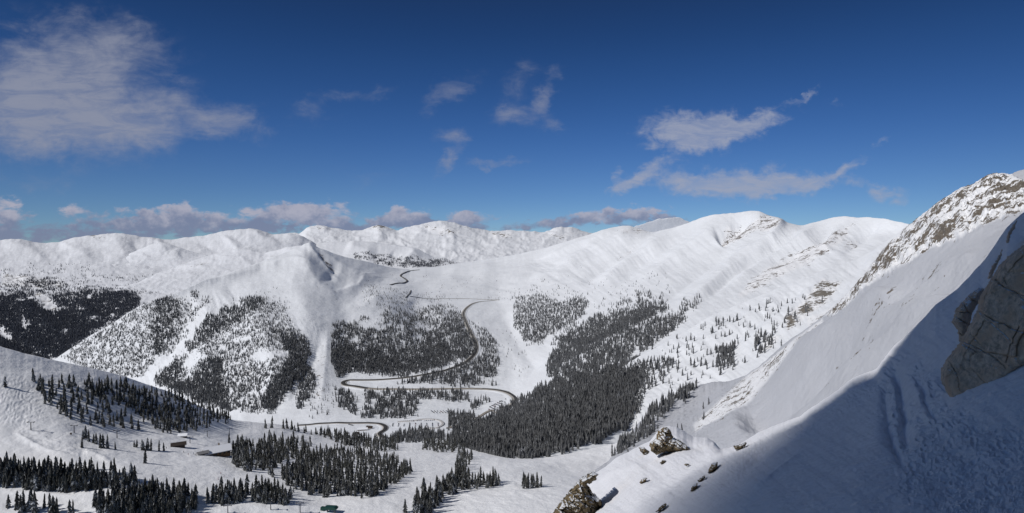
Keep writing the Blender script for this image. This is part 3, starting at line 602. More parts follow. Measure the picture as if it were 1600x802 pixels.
grow('basin_side_forest', fr, T_mid, MT_mid, 'dense grey-green conifer forest on the valley side below the right-hand ridges', L3)

# near trees: the 300 that show largest are things of their own ----------
CL = [  # name of clump label, group, polygon of the ground they stand on, density, height
 ('snow-flecked conifer in the dense stand at the lower left edge', 'conifers in the dense lower left stand', [(-20,725),(0,727),(46,733),(91,735),(141,737),(162,741),(190,741),(218,751),(228,752),(202,760),(174,764),(139,768),(101,770),(57,770),(40,768),(0,762),(-20,762)], .032, 9.6),
 ('tall conifer in the stand at the bottom of the photo left of the open piste', 'conifers at the bottom left of the piste', [(145,795),(150,785),(178,777),(200,768),(235,764),(262,772),(290,772),(306,777),(308,792),(296,806),(250,812),(160,812)], .032, 9.8),
 ('conifer in the short row just below the open snow under the lodge', 'conifers in the short row below the lodge', [(318,784),(325,776),(350,770),(382,768),(386,782),(365,790),(335,790)], .036, 9.6),
 ('conifer in the small square stand right of the short row below the lodge', 'conifers in the square stand', [(390,780),(395,766),(420,763),(440,768),(458,780),(458,793),(430,793),(400,788)], .040, 9.6),
 ('snow-flecked conifer in the big central stand above the green lift station', 'conifers in the big central stand', [(463,712),(500,706),(531,704),(591,715),(625,722),(642,732),(640,742),(614,760),(583,777),(565,782),(538,775),(512,777),(478,771),(463,760),(457,733)], .042, 10.),
 ('conifer in the loose group between the lodge stand and the central stand', 'conifers in the loose middle group', [(420,742),(440,738),(463,735),(465,770),(450,768),(440,752),(420,750)], .022, 11.),
 ('conifer in the thick stand immediately right of the lodge', 'conifers right of the lodge', [(360,716),(364,726),(385,738),(410,735),(440,725),(462,715),(482,708),(488,696),(470,690),(430,690),(400,693),(372,700)], .048, 10.),
 ('conifer in the dark belt along the lower edge of the valley parking', 'conifers in the dark belt', [(411,668),(440,670),(500,682),(540,697),(600,706),(621,703),(624,690),(580,688),(520,680),(470,674),(430,668)], .075, 12.),
 ('conifer in the belt corner right of the open piste', 'conifers in the belt corner', [(660,702),(680,705),(708,706),(722,698),(700,692),(665,692)], .08, 12.),
 ('conifer in the slanting line at the right edge of the open piste', 'conifers in the slanting line', [(645,806),(650,790),(672,778),(690,765),(705,752),(712,735),(714,712),(724,704),(738,712),(735,728),(720,745),(735,755),(770,755),(795,757),(770,762),(712,768),(690,782),(672,800),(660,812)], .050, 12.),
 ('conifer in the small cluster on the open snow above the lower right outcrop', 'conifers in the small open snow cluster', [(815,760),(822,756),(845,754),(846,762),(818,765)], .07, 11.),
 ('dark conifer in the thick wood over the hill left of the lodge', 'conifers in the hill wood', [(132,600),(181,600),(226,610),(271,622),(320,636),(362,652),(362,661),(328,661),(320,670),(264,678),(226,664),(218,651),(188,630),(143,620)], .036, 9.),
 ('slim conifer casting a long shadow on the open hillside above the lift towers', 'scattered conifers on the open hillside', [(49,596),(132,602),(188,634),(226,678),(188,670),(150,667),(98,652),(64,634)], .012, 9.5),
]
items = []
for lab, grp, poly, dens, H in CL:
    n = int(polyarea(poly)*dens)
    # spread evenly: best-candidate style by rejecting close neighbours
    P, h, D, px, py = scatter(poly, n*3, L7, H=(H, H*.2))
    keep = []
    md = .62/math.sqrt(dens)
    for i in range(len(px)):
        if len(keep) >= n: break
        if all(abs(px[i]-px[j]) > md or abs(py[i]-py[j]) > md*.7 for j in keep) : keep.append(i)
    for i in keep: items.append((P[i], h[i], D[i], lab, grp, px[i], py[i]))
def spot(px, py, h, lab, grp=None):
    P, D = surf(L7, np.array([px], float), np.array([py], float)); items.append((P[0], h, D[0]*(.1), lab, grp, px, py))
z = lambda a, b: (a/4.95, 640+b/4.95)
for (a, b), h in zip([(640,230),(660,225),(685,250),(722,262),(745,270),(775,305),(800,308),(832,311)], (8, 11, 10, 8, 10, 12, 12, 12)):
    spot(*z(a, b), h, 'conifer in the little row below the lift towers on the left slope', 'conifers in the little row below the lift towers')
spot(*z(633,300), 8.5, 'short bushy conifer just below the left end of the little row under the lift towers')
spot(*z(893,320), 7, 'small pale conifer alone at the right end of the little row under the lift towers')
for (a, b), h in zip([(1038,295),(1056,298),(1100,318),(1112,316),(1140,318),(1168,322),(1230,322),(1268,324)], (6, 7, 10, 8, 11, 11, 10, 8)):
    spot(*z(a, b), h, 'conifer in the small group left of the lodge on the open run', 'conifers in the small group left of the lodge')
spot(*z(1122,418), 12, 'solitary conifer standing alone on the open run below and left of the lodge')
spot(8, 605, 10, 'solitary bushy conifer alone high on the moguled slope at the far left')
for (a, b), h in zip([(65,750),(130,770),(160,795),(185,782),(228,782),(270,795)], (9, 13, 12, 15, 15, 15)):
    spot(*z(a, b), h, 'conifer in the loose cluster at the bottom left corner below the dense stand', 'conifers in the bottom left corner cluster')
spot(*z(342,757), 10, 'small pointed conifer alone on a snow bench near the bottom left corner')
for (a, b), h in zip([(390,800),(412,810),(440,805),(535,815),(565,815)], (14, 13, 12, 11, 11)):
    spot(*z(a, b), h, 'conifer cut off by the bottom edge right of the pointed bench conifer', 'conifers at the bottom edge')
spot(358, 694, 11, 'thin upright conifer just above the lodge roof and left of the thick stand')
spot(684, 706.5, 10, 'single slim conifer at the top of the open piste')
spot(633, 800, 11, 'single thin conifer at the foot of the slanting line by the bottom edge')
vis = [k for k in items if -25 < k[5] < 1620 and k[6]-k[1]*F/k[2] < 812]
vis.sort(key=lambda k: -(k[1]*F/k[2] if k[2] > 100 else 1e5+k[1]))
ind = vis[:300]; ids = set(id(k) for k in ind); rest = [k for k in items if id(k) not in ids]
print('near trees', len(items), 'individual', len(ind))
T_ind = [crown_np(11, 11, 160+i, .115+.022*(i % 3), .6, .04) for i in range(8)]
crownm = [mesh_np('conifer_crown', v, f, MT_near, False) for v, f in T_ind]
trunkm = mesh_np('conifer_trunk', *trunk_np(), M_bark, True)
seen_lab = {}
for k, (P, h, D, lab, grp, px, py) in enumerate(ind):
    e = link('conifer_tree', None, loc=(P[0], P[1], P[2]-.25), label=lab, cat='tree', group=grp)
    e.scale = (h*rng.uniform(.9, 1.2),)*2+(h,); e.rotation_euler = (0, 0, rng.uniform(0, 6.28))
    link('trunk', trunkm, e); link('crown', crownm[k % 8], e)
if rest:
    P = np.array([k[0] for k in rest]); H = np.array([k[1] for k in rest]); P[:, 2] -= .3
    merged('conifer_stands', T_near, P, H, H*rng.uniform(.9, 1.15, len(H)), MT_near, label='conifer stands on the ski slopes behind the nearest trees', cat='forest')

# ------------------------------------------------------------- roads
def spline(pts, per=8):
    p = np.array(pts, float); p = np.vstack([2*p[0]-p[1], p, 2*p[-1]-p[-2]]); out = []
    for i in range(1, len(p)-2):
        for t in np.linspace(0, 1, per, endpoint=False):
            out.append(.5*((2*p[i])+(-p[i-1]+p[i+1])*t+(2*p[i-1]-5*p[i]+4*p[i+1]-p[i+2])*t*t+(-p[i-1]+3*p[i]-3*p[i+1]+p[i+2])*t**3))
    out.append(p[-2]); return np.array(out)
ROADS = []
def strip(name, pts, L, width, lift, mat, kind='structure'):
    s = spline(pts); P, D = surf(L, s[:, 0], s[:, 1])
    for _ in range(3): P[1:-1, 2] = (P[:-2, 2]+2*P[1:-1, 2]+P[2:, 2])/4
    T = np.gradient(P, axis=0); T[:, 2] = 0; T /= np.linalg.norm(T, axis=1)[:, None]+1e-9
    Nn = np.stack([-T[:, 1], T[:, 0], T[:, 2]*0], -1); w = np.atleast_1d(width)*np.ones(len(P))
    cols = []
    offs = (-1.25, -1, -.5, 0, .5, 1, 1.25)
    for o in offs:
        q = P+Nn*(o*w/2)[:, None]; q[:, 2] += lift if abs(o) <= 1 else -lift*2
        cols.append(q)
    V = np.stack(cols, 1); n, m = V.shape[:2]
    i = (np.arange(n-1)[:, None]*m+np.arange(m-1)[None]).ravel()
    Fc = np.stack([i, i+1, i+1+m, i+m], -1)
    return link(name, mesh_np(name, V.reshape(-1, 3), Fc, mat, True), kind=kind)
M_asph = flat_mat('wet_asphalt', (.055, .053, .053), .8, .3, .05, spec=.1)
M_grit = flat_mat('gritty_snow_road', (.30, .27, .235), .9, .3, .03)
M_plow = snow_mat('ploughed_snow', 1.6, bmp=.2)
za = lambda a, b: (470+a/4.571, 590+b/4.571)
main_road = [(780,469),(765,470),(745,473),(731,480),(724,490),(727,502),(735,520),(742,533),(744,546),(738,558),(724,569),(705,576),(680,583),(640,590),(600,593.5),(560,594.5),(545,595),(536,598),(540,602.5),(553,604.5),(575,607.5),(595,608.5),(640,609),(690,608.8),(740,608.2),(765,609),(785,612),(799,617),(806,624),(803,632),(790,640),(778,646)]
strip('snow_verge', [(x, y) for x, y in main_road], L3, 34, .8, M_plow)
strip('road_shoulder', main_road, L3, 22, 1.5, flat_mat('gritty_shoulder', (.40, .385, .36), .9, .3, .05))
strip('road', main_road[7:21], L3, 12, 2.2, M_asph)
strip('road', main_road[20:26], L3, 8, 2.2, M_grit)
strip('road', main_road[24:], L3, 8.5, 2.2, M_asph)
strip('road', main_road[:9], L3, 8, 2.2, flat_mat('grey_road', (.12, .115, .11), .8))
strip('road', [(778,646),(768,642),(752,650),(740,658),(722,664),(700,670)], L3, 9, 2., M_grit)
M_road2 = flat_mat('distant_road', (.10, .095, .09), .8)
strip('road', [(655,423),(640,425),(630,430),(626,435),(632,439),(636,442),(630,446),(620,448),(610,450)], L3, 14, 4., M_road2)
strip('road', [(642,456),(641,460),(638,465),(634,469)], L3, 8, 1.6, M_road2)
strip('road', [(640,467),(680,468),(730,467.5),(780,468.5)], L3, 10, 2.5, flat_mat('pale_road', (.38, .38, .38), .8))
r2 = [za(-20,345),za(60,340),za(130,333),za(230,328),za(330,328),za(430,326),za(500,326),za(560,332),za(595,346),za(605,360),za(598,378),za(575,392),za(562,405),za(572,420),za(600,434),za(640,440)]
strip('snow_verge', r2, L3, 26, .6, M_plow); strip('road_shoulder', r2, L3, 14, 1.2, flat_mat('gritty_shoulder_low', (.42, .40, .38), .9, .3, .05)); strip('road', r2, L3, 8.5, 1.8, M_asph)
strip('track', [za(770,430),za(790,412),za(840,385),za(900,366),za(960,366),za(1000,352),za(1015,335),za(1000,315),za(950,303),za(880,302),za(800,312),za(690,320)], L3, 7, 1.6, flat_mat('packed_snow', (.50, .49, .49), .8))

# ------------------------------------------------------------- solid helper
def solid(parts):
    """parts: (kind, args) boxes as (cx,cy,cz,sx,sy,sz,rz[,rx]) -> V,F quads"""
    V = []; Fc = []
    for (cx, cy, cz, sx, sy, sz, rz) in parts:
        k = len(V); c, s = math.cos(rz), math.sin(rz)
        for dz in (-.5, .5):
            for dx, dy in ((-.5, -.5), (.5, -.5), (.5, .5), (-.5, .5)):
                x, y = dx*sx, dy*sy; V.append((cx+x*c-y*s, cy+x*s+y*c, cz+dz*sz))
        Fc += [(k, k+3, k+2, k+1), (k+4, k+5, k+6, k+7), (k, k+1, k+5, k+4), (k+1, k+2, k+6, k+5), (k+2, k+3, k+7, k+6), (k+3, k, k+4, k+7)]
    return np.array(V), np.array(Fc)
def mbox(name, boxes, mat, parent=None, **kw):
    v, f = solid(boxes); return link(name, mesh_np(name, v, f, mat, False), parent, **kw)
def poly_mesh(name, V, Fc, mat, parent=None, **kw):
    me = bpy.data.meshes.new(name); me.from_pydata([tuple(v) for v in V], [], [tuple(f) for f in Fc]); me.materials.append(mat); me.update()
    return link(name, me, parent, **kw)

# ------------------------------------------------------------- cars
M_glass = flat_mat('car_glass', (.02, .022, .025), .15, .1, spec=.5); M_tyre = flat_mat('tyre_rubber', (.02, .02, .02), .9)
M_carw = flat_mat('snow_on_cars', (.8, .82, .86), .8)
paints = [flat_mat('car_paint_%s' % n, c, .35, .05, spec=.5) for n, c in (('black', (.015, .015, .018)), ('grey', (.10, .10, .11)), ('silver', (.35, .36, .38)), ('red', (.22, .02, .02)), ('blue', (.03, .06, .16)), ('white', (.7, .7, .72)), ('dark_green', (.02, .05, .03)))]
def prism(profile, w, taper=1.):
    """side profile in x,z swept across y"""
    n = len(profile); V = [(x, -w/2, zz) for x, zz in profile]+[(x, w/2, zz) for x, zz in profile]
    Fc = [tuple(range(n))[::-1], tuple(range(n, 2*n))]+[(i, (i+1) % n, n+(i+1) % n, n+i) for i in range(n)]
    return V, Fc
def car_mesh(paint):
    body = [(-2.3, .35), (2.3, .35), (2.35, .75), (2.2, .95), (1.2, 1.05), (-2.25, 1.1), (-2.35, .8)]
    cab = [(.95, 1.04), (.35, 1.62), (-1.75, 1.66), (-2.2, 1.09)]
    V = []; Fc = []; mi = []
    for prof, w, m in ((body, 1.85, 0), (cab, 1.6, 1), ([(.25, 1.63), (.2, 1.70), (-1.7, 1.74), (-1.75, 1.66)], 1.55, 0)):
        v, f = prism(prof, w); k = len(V); V += v; Fc += [tuple(a+k for a in q) for q in f]; mi += [m]*len(f)
    for x in (-1.45, 1.45):
        for y in (-.85, .85):
            k = len(V)
            for dy in (-.11, .11):
                for j in range(10):
                    a = j*.62832; V.append((x+.35*math.cos(a), y+dy, .35+.35*math.sin(a)))
            Fc += [tuple(range(k, k+10)), tuple(range(k+10, k+20))[::-1]]+[(k+j, k+(j+1) % 10, k+10+(j+1) % 10, k+10+j) for j in range(10)]; mi += [2]*12
    me = bpy.data.meshes.new('car'); me.from_pydata(V, [], Fc)
    for m in (paint, M_glass, M_tyre): me.materials.append(m)
    me.polygons.foreach_set('material_index', mi); me.update(); return me
cars = [car_mesh(p) for p in paints]
cols = ['black', 'grey', 'silver', 'red', 'blue', 'white', 'dark green']
def row(p0, p1, n, where, ang, grp, skip=.1, lift=.5):
    for i in range(n):
        if rng.random() < skip: continue
        t = (i+.5)/n; px = p0[0]+(p1[0]-p0[0])*t; py = p0[1]+(p1[1]-p0[1])*t
        P, D = surf(L3, np.array([px]), np.array([py])); c = int(rng.choice([0, 0, 0, 1, 1, 2, 3, 4, 5, 6]))
        o = link('parked_car', cars[c], loc=(P[0, 0], P[0, 1], P[0, 2]+lift), label='%s car parked %s' % (cols[c], where), cat='car', group='%s cars parked %s' % (cols[c], grp))
        o.rotation_euler = (0, 0, ang+rng.normal(0, .06))
W1 = 'in the roadside car park inside the right-hand road bend'
for i in range(6):
    a = (1340+i*16, 236-i*13); b = (1400+i*12, 262-i*19)
    row(za(1330+i*18, 222-i*10), za(1375+i*17, 246-i*13), 5, W1, .3, 'inside the right-hand bend', .12)
row(za(1345,215), za(1470,155), 9, W1, .9, 'inside the right-hand bend', .1)
for i in range(6): row(za(930+i*21,240), za(955+i*21,256), 4, 'in the short slanted rows of the middle car park', 1.9, 'in the middle lot', .05)
for i in range(9): row(za(660+i*40,328), za(654+i*41,352), 4, 'in the long lower car park beside the base area', 1.6, 'in the long lower lot', .2)
row(za(690,318), za(985,306), 22, 'in the long lower car park beside the base area', 1.6, 'in the long lower lot', .15)
row(za(340,335), za(380,345), 6, 'beside the lower road bend near the brown sheds', 1.2, 'near the sheds', .1)
row(za(310,400), za(350,400), 3, 'beside the lower road bend near the brown sheds', 1.2, 'near the sheds', .1)

# ------------------------------------------------------------- buildings
M_wood = flat_mat('brown_timber', (.16, .10, .055), .8, .35, .8); M_dwood = flat_mat('dark_timber', (.045, .035, .03), .8, .3, .8)
M_rsnow = flat_mat('roof_snow', (.80, .82, .87), .8, .03); M_dark = flat_mat('dark_window', (.02, .02, .025), .3)
M_green = flat_mat('green_paint', (.012, .05, .04), .5); M_steel = flat_mat('galvanised_steel', (.12, .12, .13), .6, .2, metal=.3)
def house(name, px, py, L, W, Ln, H, ridge, rz, label, wallm, roofm, door=True, wins=3, deck=False, slabs=.45, sink=1.5, layer=None, chimney=False):
    P, D = surf(layer or L7, np.array([px], float), np.array([py], float)); e = link(name, None, loc=(P[0, 0], P[0, 1], P[0, 2]), label=label, cat='building'); e.rotation_euler = (0, 0, rz)
    h = W/2; l = Ln/2
    V = [(-l, -h, -sink), (l, -h, -sink), (l, h, -sink), (-l, h, -sink), (-l, -h, H), (l, -h, H), (l, h, H), (-l, h, H), (-l, 0, H+ridge), (l, 0, H+ridge)]
    Fc = [(0, 1, 5, 4), (2, 3, 7, 6), (3, 0, 4, 8, 7), (1, 2, 6, 9, 5)]
    poly_mesh('wall', V, Fc, wallm, e)
    o = 1.2; hh = h+o; ll = l+o; dz = -ridge*o/h
    V = []
    for t in (.05, slabs):
        V += [(-ll, -hh, H+dz+t), (ll, -hh, H+dz+t), (ll, 0, H+ridge+t), (-ll, 0, H+ridge+t), (-ll, hh, H+dz+t), (ll, hh, H+dz+t)]
    Fc = [(0, 1, 2, 3)[::-1], (3, 2, 5, 4)[::-1], (6, 7, 8, 9), (9, 8, 11, 10), (0, 1, 7, 6), (4, 10, 11, 5), (0, 6, 9, 3), (3, 9, 10, 4), (1, 2, 8, 7), (2, 5, 11, 8)]
    r = poly_mesh('roof', V, Fc, roofm, e)
    if chimney: mbox('chimney', [(l*.2, h*.3, H+ridge+.6, 1., 1., 2.6, 0)], M_wood, r)
    for i in range(wins):
        x = -l+Ln*(i+.5)/wins; w = mbox('window', [(x, -h-.04, H*.55, Ln/wins*.55, .1, H*.42, 0)], M_dark, e)
        mbox('frame', [(x, -h-.06, H*.55+H*.23, Ln/wins*.62, .16, .15, 0), (x, -h-.06, H*.55-H*.23, Ln/wins*.62, .16, .15, 0)], M_wood, w)
    for yy in (-h*.5, h*.45): mbox('window', [(-l-.04, yy, H*.6, .1, h*.5, H*.4, 0)], M_dark, e)
    if door: d = mbox('door', [(-l-.05, 0, 1.05, .12, 1.4, 2.1, 0)], M_dwood, e); mbox('handle', [(-l-.14, .5, 1.05, .06, .08, .3, 0)], M_steel, d)
    if deck:
        mbox('deck', [(-l-5, -1, .25, 9, W*.95, .3, 0)], M_rsnow, e); mbox('railing', [(-l-9.4, -1, 1., .15, W*.95, .12, 0), (-l-5, -1-W*.475, 1., 9, .15, .12, 0)]+[(-l-9.4, -1-W*.45+k*W*.18, .6, .12, .12, .9, 0) for k in range(6)], M_wood, e)
    return e
house('ski_lodge', 339, 711, 0, 10, 20, 4.4, 3.4, radians(38), 'brown timber ski lodge with a snow-covered gable roof on the open run', M_wood, M_rsnow, wins=6, deck=True, chimney=True)
house('lodge_annex', 317, 711, 0, 3.5, 7, 2., 1, radians(40), 'low grey shed with a bare roof just left of the timber lodge', M_dwood, flat_mat('bare_grey_roof', (.2, .2, .21), .8), wins=2)
house('lift_hut', 279, 699, 0, 4, 10, 2.4, 1.4, radians(30), 'small dark hut with a black pitched roof left of the lodge', M_dwood, M_dwood, wins=2)
house('trail_hut', 286, 683, 0, 3, 6, 2., 1, radians(8), 'tiny dark hut at the lower edge of the hill wood', M_dwood, M_rsnow, wins=1)
house('base_shed', *za(440,375), 0, 9, 22, 3.5, 2.5, radians(8), 'long brown shed inside the lower road loop', M_wood, M_rsnow, wins=4, layer=L3)
house('base_shed', *za(490,362), 0, 8, 12, 3.5, 2.5, radians(-12), 'short brown shed right of the long shed inside the lower road loop', M_wood, M_dwood, wins=3, layer=L3)
house('base_shed', *za(395,405), 0, 7, 12, 3., 2.2, radians(20), 'small dark shed nearest the trees inside the lower road loop', M_dwood, M_dwood, wins=2, layer=L3)
house('base_building', *za(1190,402), 0, 10, 22, 4, 1.2, radians(0), 'flat white-roofed base building among the valley trees', M_wood, M_rsnow, wins=5, layer=L3)
# lift station (green, lower edge)
P, D = surf(L7, np.array([517.]), np.array([802.])); e = link('lift_station', None, loc=tuple(P[0]), label='dark green chairlift station at the bottom edge below the central stand', cat='lift station'); e.rotation_euler = (0, 0, radians(-10))
poly_mesh('housing', *prism([(-5, 2.6), (-4.2, 4.3), (3.5, 4.6), (5, 3.6), (4.6, 2.6)], 4.2), M_green, e)
mbox('post', [(-2.5, 0, .6, .9, .9, 4., 0)], M_steel, e); mbox('post', [(2.8, 0, .6, .9, .9, 4., 0)], M_steel, e); mbox('operator_cabin', [(-7.2, 2, 1.2, 2.8, 2.6, 2.8, 0)], M_green, e)
# lift towers
def tower(px, py, h, lab, rz=0.):
    P, D = surf(L7, np.array([px], float), np.array([py], float)); e = link('lift_tower', None, loc=tuple(P[0]), label=lab, cat='lift tower'); e.rotation_euler = (0, 0, rz)
    V = []; Fc = []
    for i, (zz, q) in enumerate(((-.5, .34), (h, .22))):
        for j in range(10): V.append((q*math.cos(j*.62832), q*math.sin(j*.62832), zz))
    Fc = [(j, (j+1) % 10, 10+(j+1) % 10, 10+j) for j in range(10)]+[tuple(range(10, 20))]
    poly_mesh('mast', V, Fc, M_steel, e)
    c = mbox('crossarm', [(0, 0, h+.12, 5.2, .32, .3, 0)], M_steel, e)
    for s in (-1, 1): mbox('sheave_assembly', [(s*2.45, 0, h+.35, .22, 2.4, .3, 0), (s*2.45, 0, h-.15, .16, 1.2, .3, 0)], M_steel, c)
    mbox('ladder', [(.0, -.42, h*.5, .35, .05, h*.9, 0)], M_steel, e)
tower(48.5, 672, 6.2, 'leftmost grey T-shaped lift tower on the smooth left slope')
tower(116, 676, 5.8, 'second lift tower from the left, above the little row of conifers')
tower(183, 686, 6.4, 'lift tower right of the little row of conifers', .1)
tower(297, 693, 5.6, 'lift tower just right of the small dark hut', .2)
tower(324, 684, 5.8, 'lift tower on the snow straight above the lodge', .2)
tower(358.5, 677, 5.4, 'rightmost upper lift tower, above the thin conifer by the lodge', .3)
tower(469, 802, 6.8, 'lift tower at the bottom edge just left of the green lift station', .2)
tower(423, 799, 5.4, 'lift tower at the bottom edge below the square stand', .2)
tower(356, 803, 5.0, 'lift tower at the bottom edge below the short row of conifers', .2)
# trail sign
P, D = surf(L7, np.array([111.]), np.array([680.])); e = link('trail_sign', None, loc=tuple(P[0]), label='small dark trail sign on a post beside the second lift tower', cat='sign')
mbox('post', [(0, 0, 1., .2, .2, 2.6, 0)], M_dwood, e); mbox('board', [(0, -.15, 1.2, 1.6, .12, 1.3, 0)], M_dwood, e)

# skiers on the run: tiny, standing figures
def skier_mesh(seed):
    import bmesh
    me = bpy.data.meshes.new('skier'); bm = bmesh.new()
    pts = dict(p=(0, 0, .95), w=(0, .03, 1.15), c=(0, .0, 1.4), n=(0, .02, 1.52), h=(0, .02, 1.64), t=(0, .02, 1.76), lh=(-.11, 0, .9), lk=(-.14, .12, .5), la=(-.15, .0, .1), lf=(-.15, .14, .05), rh=(.11, 0, .9), rk=(.14, .12, .5), ra=(.15, 0, .1), rf=(.15, .14, .05),
               ls=(-.2, 0, 1.4), le=(-.32, .08, 1.15), lw=(-.3, .3, 1.05), rs=(.2, 0, 1.4), re=(.32, .08, 1.15), rw=(.3, .3, 1.05))
    rad = dict(p=.15, w=.14, c=.17, n=.07, h=.11, t=.08, lh=.1, lk=.075, la=.06, lf=.05, rh=.1, rk=.075, ra=.06, rf=.05, ls=.075, le=.055, lw=.04, rs=.075, re=.055, rw=.04)
    ks = list(pts); vs = {k: bm.verts.new(pts[k]) for k in ks}
    for a, b in ('pw', 'wc', 'cn', 'nh', 'ht'): bm.edges.new((vs[a], vs[b]))
    for a, b in (('p', 'lh'), ('lh', 'lk'), ('lk', 'la'), ('la', 'lf'), ('p', 'rh'), ('rh', 'rk'), ('rk', 'ra'), ('ra', 'rf'), ('c', 'ls'), ('ls', 'le'), ('le', 'lw'), ('c', 'rs'), ('rs', 're'), ('re', 'rw')): bm.edges.new((vs[a], vs[b]))
    bm.to_mesh(me); bm.free()
    o = bpy.data.objects.new('tmp', me); COL.objects.link(o)
    m = o.modifiers.new('s', 'SKIN'); sv = me.skin_vertices[0].data
    for i, k in enumerate(ks): sv[i].radius = (rad[k],)*2
    sv[0].use_root = True
    o.modifiers.new('d', 'SUBSURF').levels = 1
    dg = bpy.context.evaluated_depsgraph_get(); r = bpy.data.meshes.new_from_object(o.evaluated_get(dg)); bpy.data.objects.remove(o); return r
jackets = [flat_mat('jacket_dark', (.03, .03, .05), .8), flat_mat('jacket_red', (.25, .03, .03), .8), flat_mat('jacket_blue', (.03, .07, .2), .8)]
base_s = skier_mesh(0); sk = []
for m in jackets:
    q = base_s.copy(); q.materials.clear(); q.materials.append(m); sk.append(q)
for i, (px, py) in enumerate([(287,708),(294,711),(302,710),(306,712),(345,742),(352,737),(350,746),(341,749),(385,690),(260,702),(410,695),(398,760)]):
    P, D = surf(L7, np.array([px], float), np.array([py], float))
    e = link('person', None, loc=tuple(P[0]), label='small dark-clad skier standing on the open run near the lodge', cat='person', group='skiers on the run near the lodge'); e.rotation_euler = (0, 0, rng.uniform(0, 6.28))
    link('body', sk[i % 3], e)
    for s in (-.15, .15): mbox('ski', [(s, .05, .03, .09, 1.7, .03, 0)], M_dark, e)

# ------------------------------------------------------------- rock outcrops
def outcrop(name, poly, D0, lean, bulge, cell, mat, label, step=1.3, seed=0, layer=None, sx_=0., wf=.35, cracks=(), blocky=1.):
    """a rock mass standing out of the snow; D0: distance of its face, lean: how much the face lies back per metre"""
    xs_ = np.array([p[0] for p in poly]); ys_ = np.array([p[1] for p in poly])
    gx = np.arange(xs_.min()-step, xs_.max()+step*2, step); gy = np.arange(ys_.min()-step, ys_.max()+step*2, step)
    PX, PY = np.meshgrid(gx, gy)
    wx = PX+1.4*step*perlin(PX/(step*4), PY/(step*4), seed+1); wy = PY+1.4*step*perlin(PX/(step*4)+9, PY/(step*4), seed+2)
    ins = inpoly(wx, wy, poly); d, _ = polydist(PX, PY, list(poly)+[poly[0]])
    d = np.where(ins, d, 0)
    wr = wf*min(xs_.max()-xs_.min(), ys_.max()-ys_.min())
    ca, sa = math.cos(.6), math.sin(.6)
    u = (PX*ca+PY*sa)/cell; v = (-PX*sa+PY*ca)/(cell*.55)
    d1, d2, idv, tx, ty = worley(u+.3*perlin(u, v, 4), v, seed+3)
    q1, q2, idw, sx, sy = worley(u*2.6, v*2.6, seed+8)
    prof = np.sqrt(np.clip(1-(1-np.clip(d/wr, 0, 1))**2, 0, 1))
    crk_ = np.zeros_like(PX)
    for pts, w_, dp in cracks:
        dd_, t_ = polydist(PX+2*perlin(PX/7, PY/7, 3), PY+2*perlin(PX/7, PY/7, 4), pts); crk_ -= dp*np.exp(-(dd_/w_)**2)*(1-.5*t_)
        sd = 1 if dp > 0 else -1
    rel = bulge*prof+crk_+blocky*((idv-.5)*.5*bulge+(tx*(idv-.4)+ty*(idv*1.7 % 1-.5))*.5*bulge-.22*bulge*sst(.09, 0, d2-d1)+(idw-.5)*.13*bulge)+.10*bulge*fbm(u*3, v*3, seed+12, 4, .6)+(1-blocky)*.35*bulge*fbm(u*1.2, v*1.5, seed+13, 6, .6, True)
    base = D0 if layer is None else surf(layer, np.array([xs_.mean()]), np.array([ys_.max()-1.]))[1][0]
    D = base+(PX-xs_.min())*sx_+(ys_.max()-PY)*lean*base/F-rel*np.minimum(1, .25+prof)
    D = np.where(ins, D, D+bulge*.8)
    X, Y, Z = unproj(PX, PY, D); C = len(gx); R = len(gy)
    k = ins.copy(); k[:-1] |= ins[1:]; k[1:] |= ins[:-1]; k[:, :-1] |= ins[:, 1:]; k[:, 1:] |= ins[:, :-1]
    V = np.stack([X, Y, Z], -1).reshape(-1, 3)
    f = k[:-1, :-1] & k[1:, :-1] & k[:-1, 1:] & k[1:, 1:]
    i = (np.arange(R-1)[:, None]*C+np.arange(C-1)[None])[f]
    Fc = np.stack([i, i+C, i+1+C, i+1], -1)
    # back shell
    Xb, Yb, Zb = unproj(PX, PY, D+bulge*1.6); V2 = np.stack([Xb, Yb, Zb], -1).reshape(-1, 3); off = len(V)
    V = np.vstack([V, V2]); Fb = Fc[:, ::-1]+off
    ed = {}
    for q in Fc:
        for a, b in ((q[0], q[1]), (q[1], q[2]), (q[2], q[3]), (q[3], q[0])):
            if (b, a) in ed: del ed[(b, a)]
            else: ed[(a, b)] = 1
    Fs = np.array([(b, a, a+off, b+off) for a, b in ed]) if ed else np.zeros((0, 4), int)
    me = mesh_np(name, V, np.vstack([Fc, Fb, Fs]), mat, True)
    try: me.set_sharp_from_angle(angle=radians(28))
    except Exception: pass
    return link(name, me, label=label, cat='rock')
M_rk1 = rock_mat('granite_near', .018, (.46, .355, .27), (.90, .70, .53), .17, (.70, .50, .35), crk=False)
M_rk2 = rock_mat('ochre_rock', .115, (.055, .045, .03), (.27, .21, .125), .30, (.20, .145, .075))
bigrock = [(1471,596),(1470,578),(1480,560),(1492,546),(1504,528),(1516,506),(1528,482),(1532,462),(1546,440),(1562,414),(1578,398),(1598,384),(1640,352),(1720,300),(1760,420),(1720,520),(1640,560),(1600,572),(1560,600),(1520,622),(1486,626)]
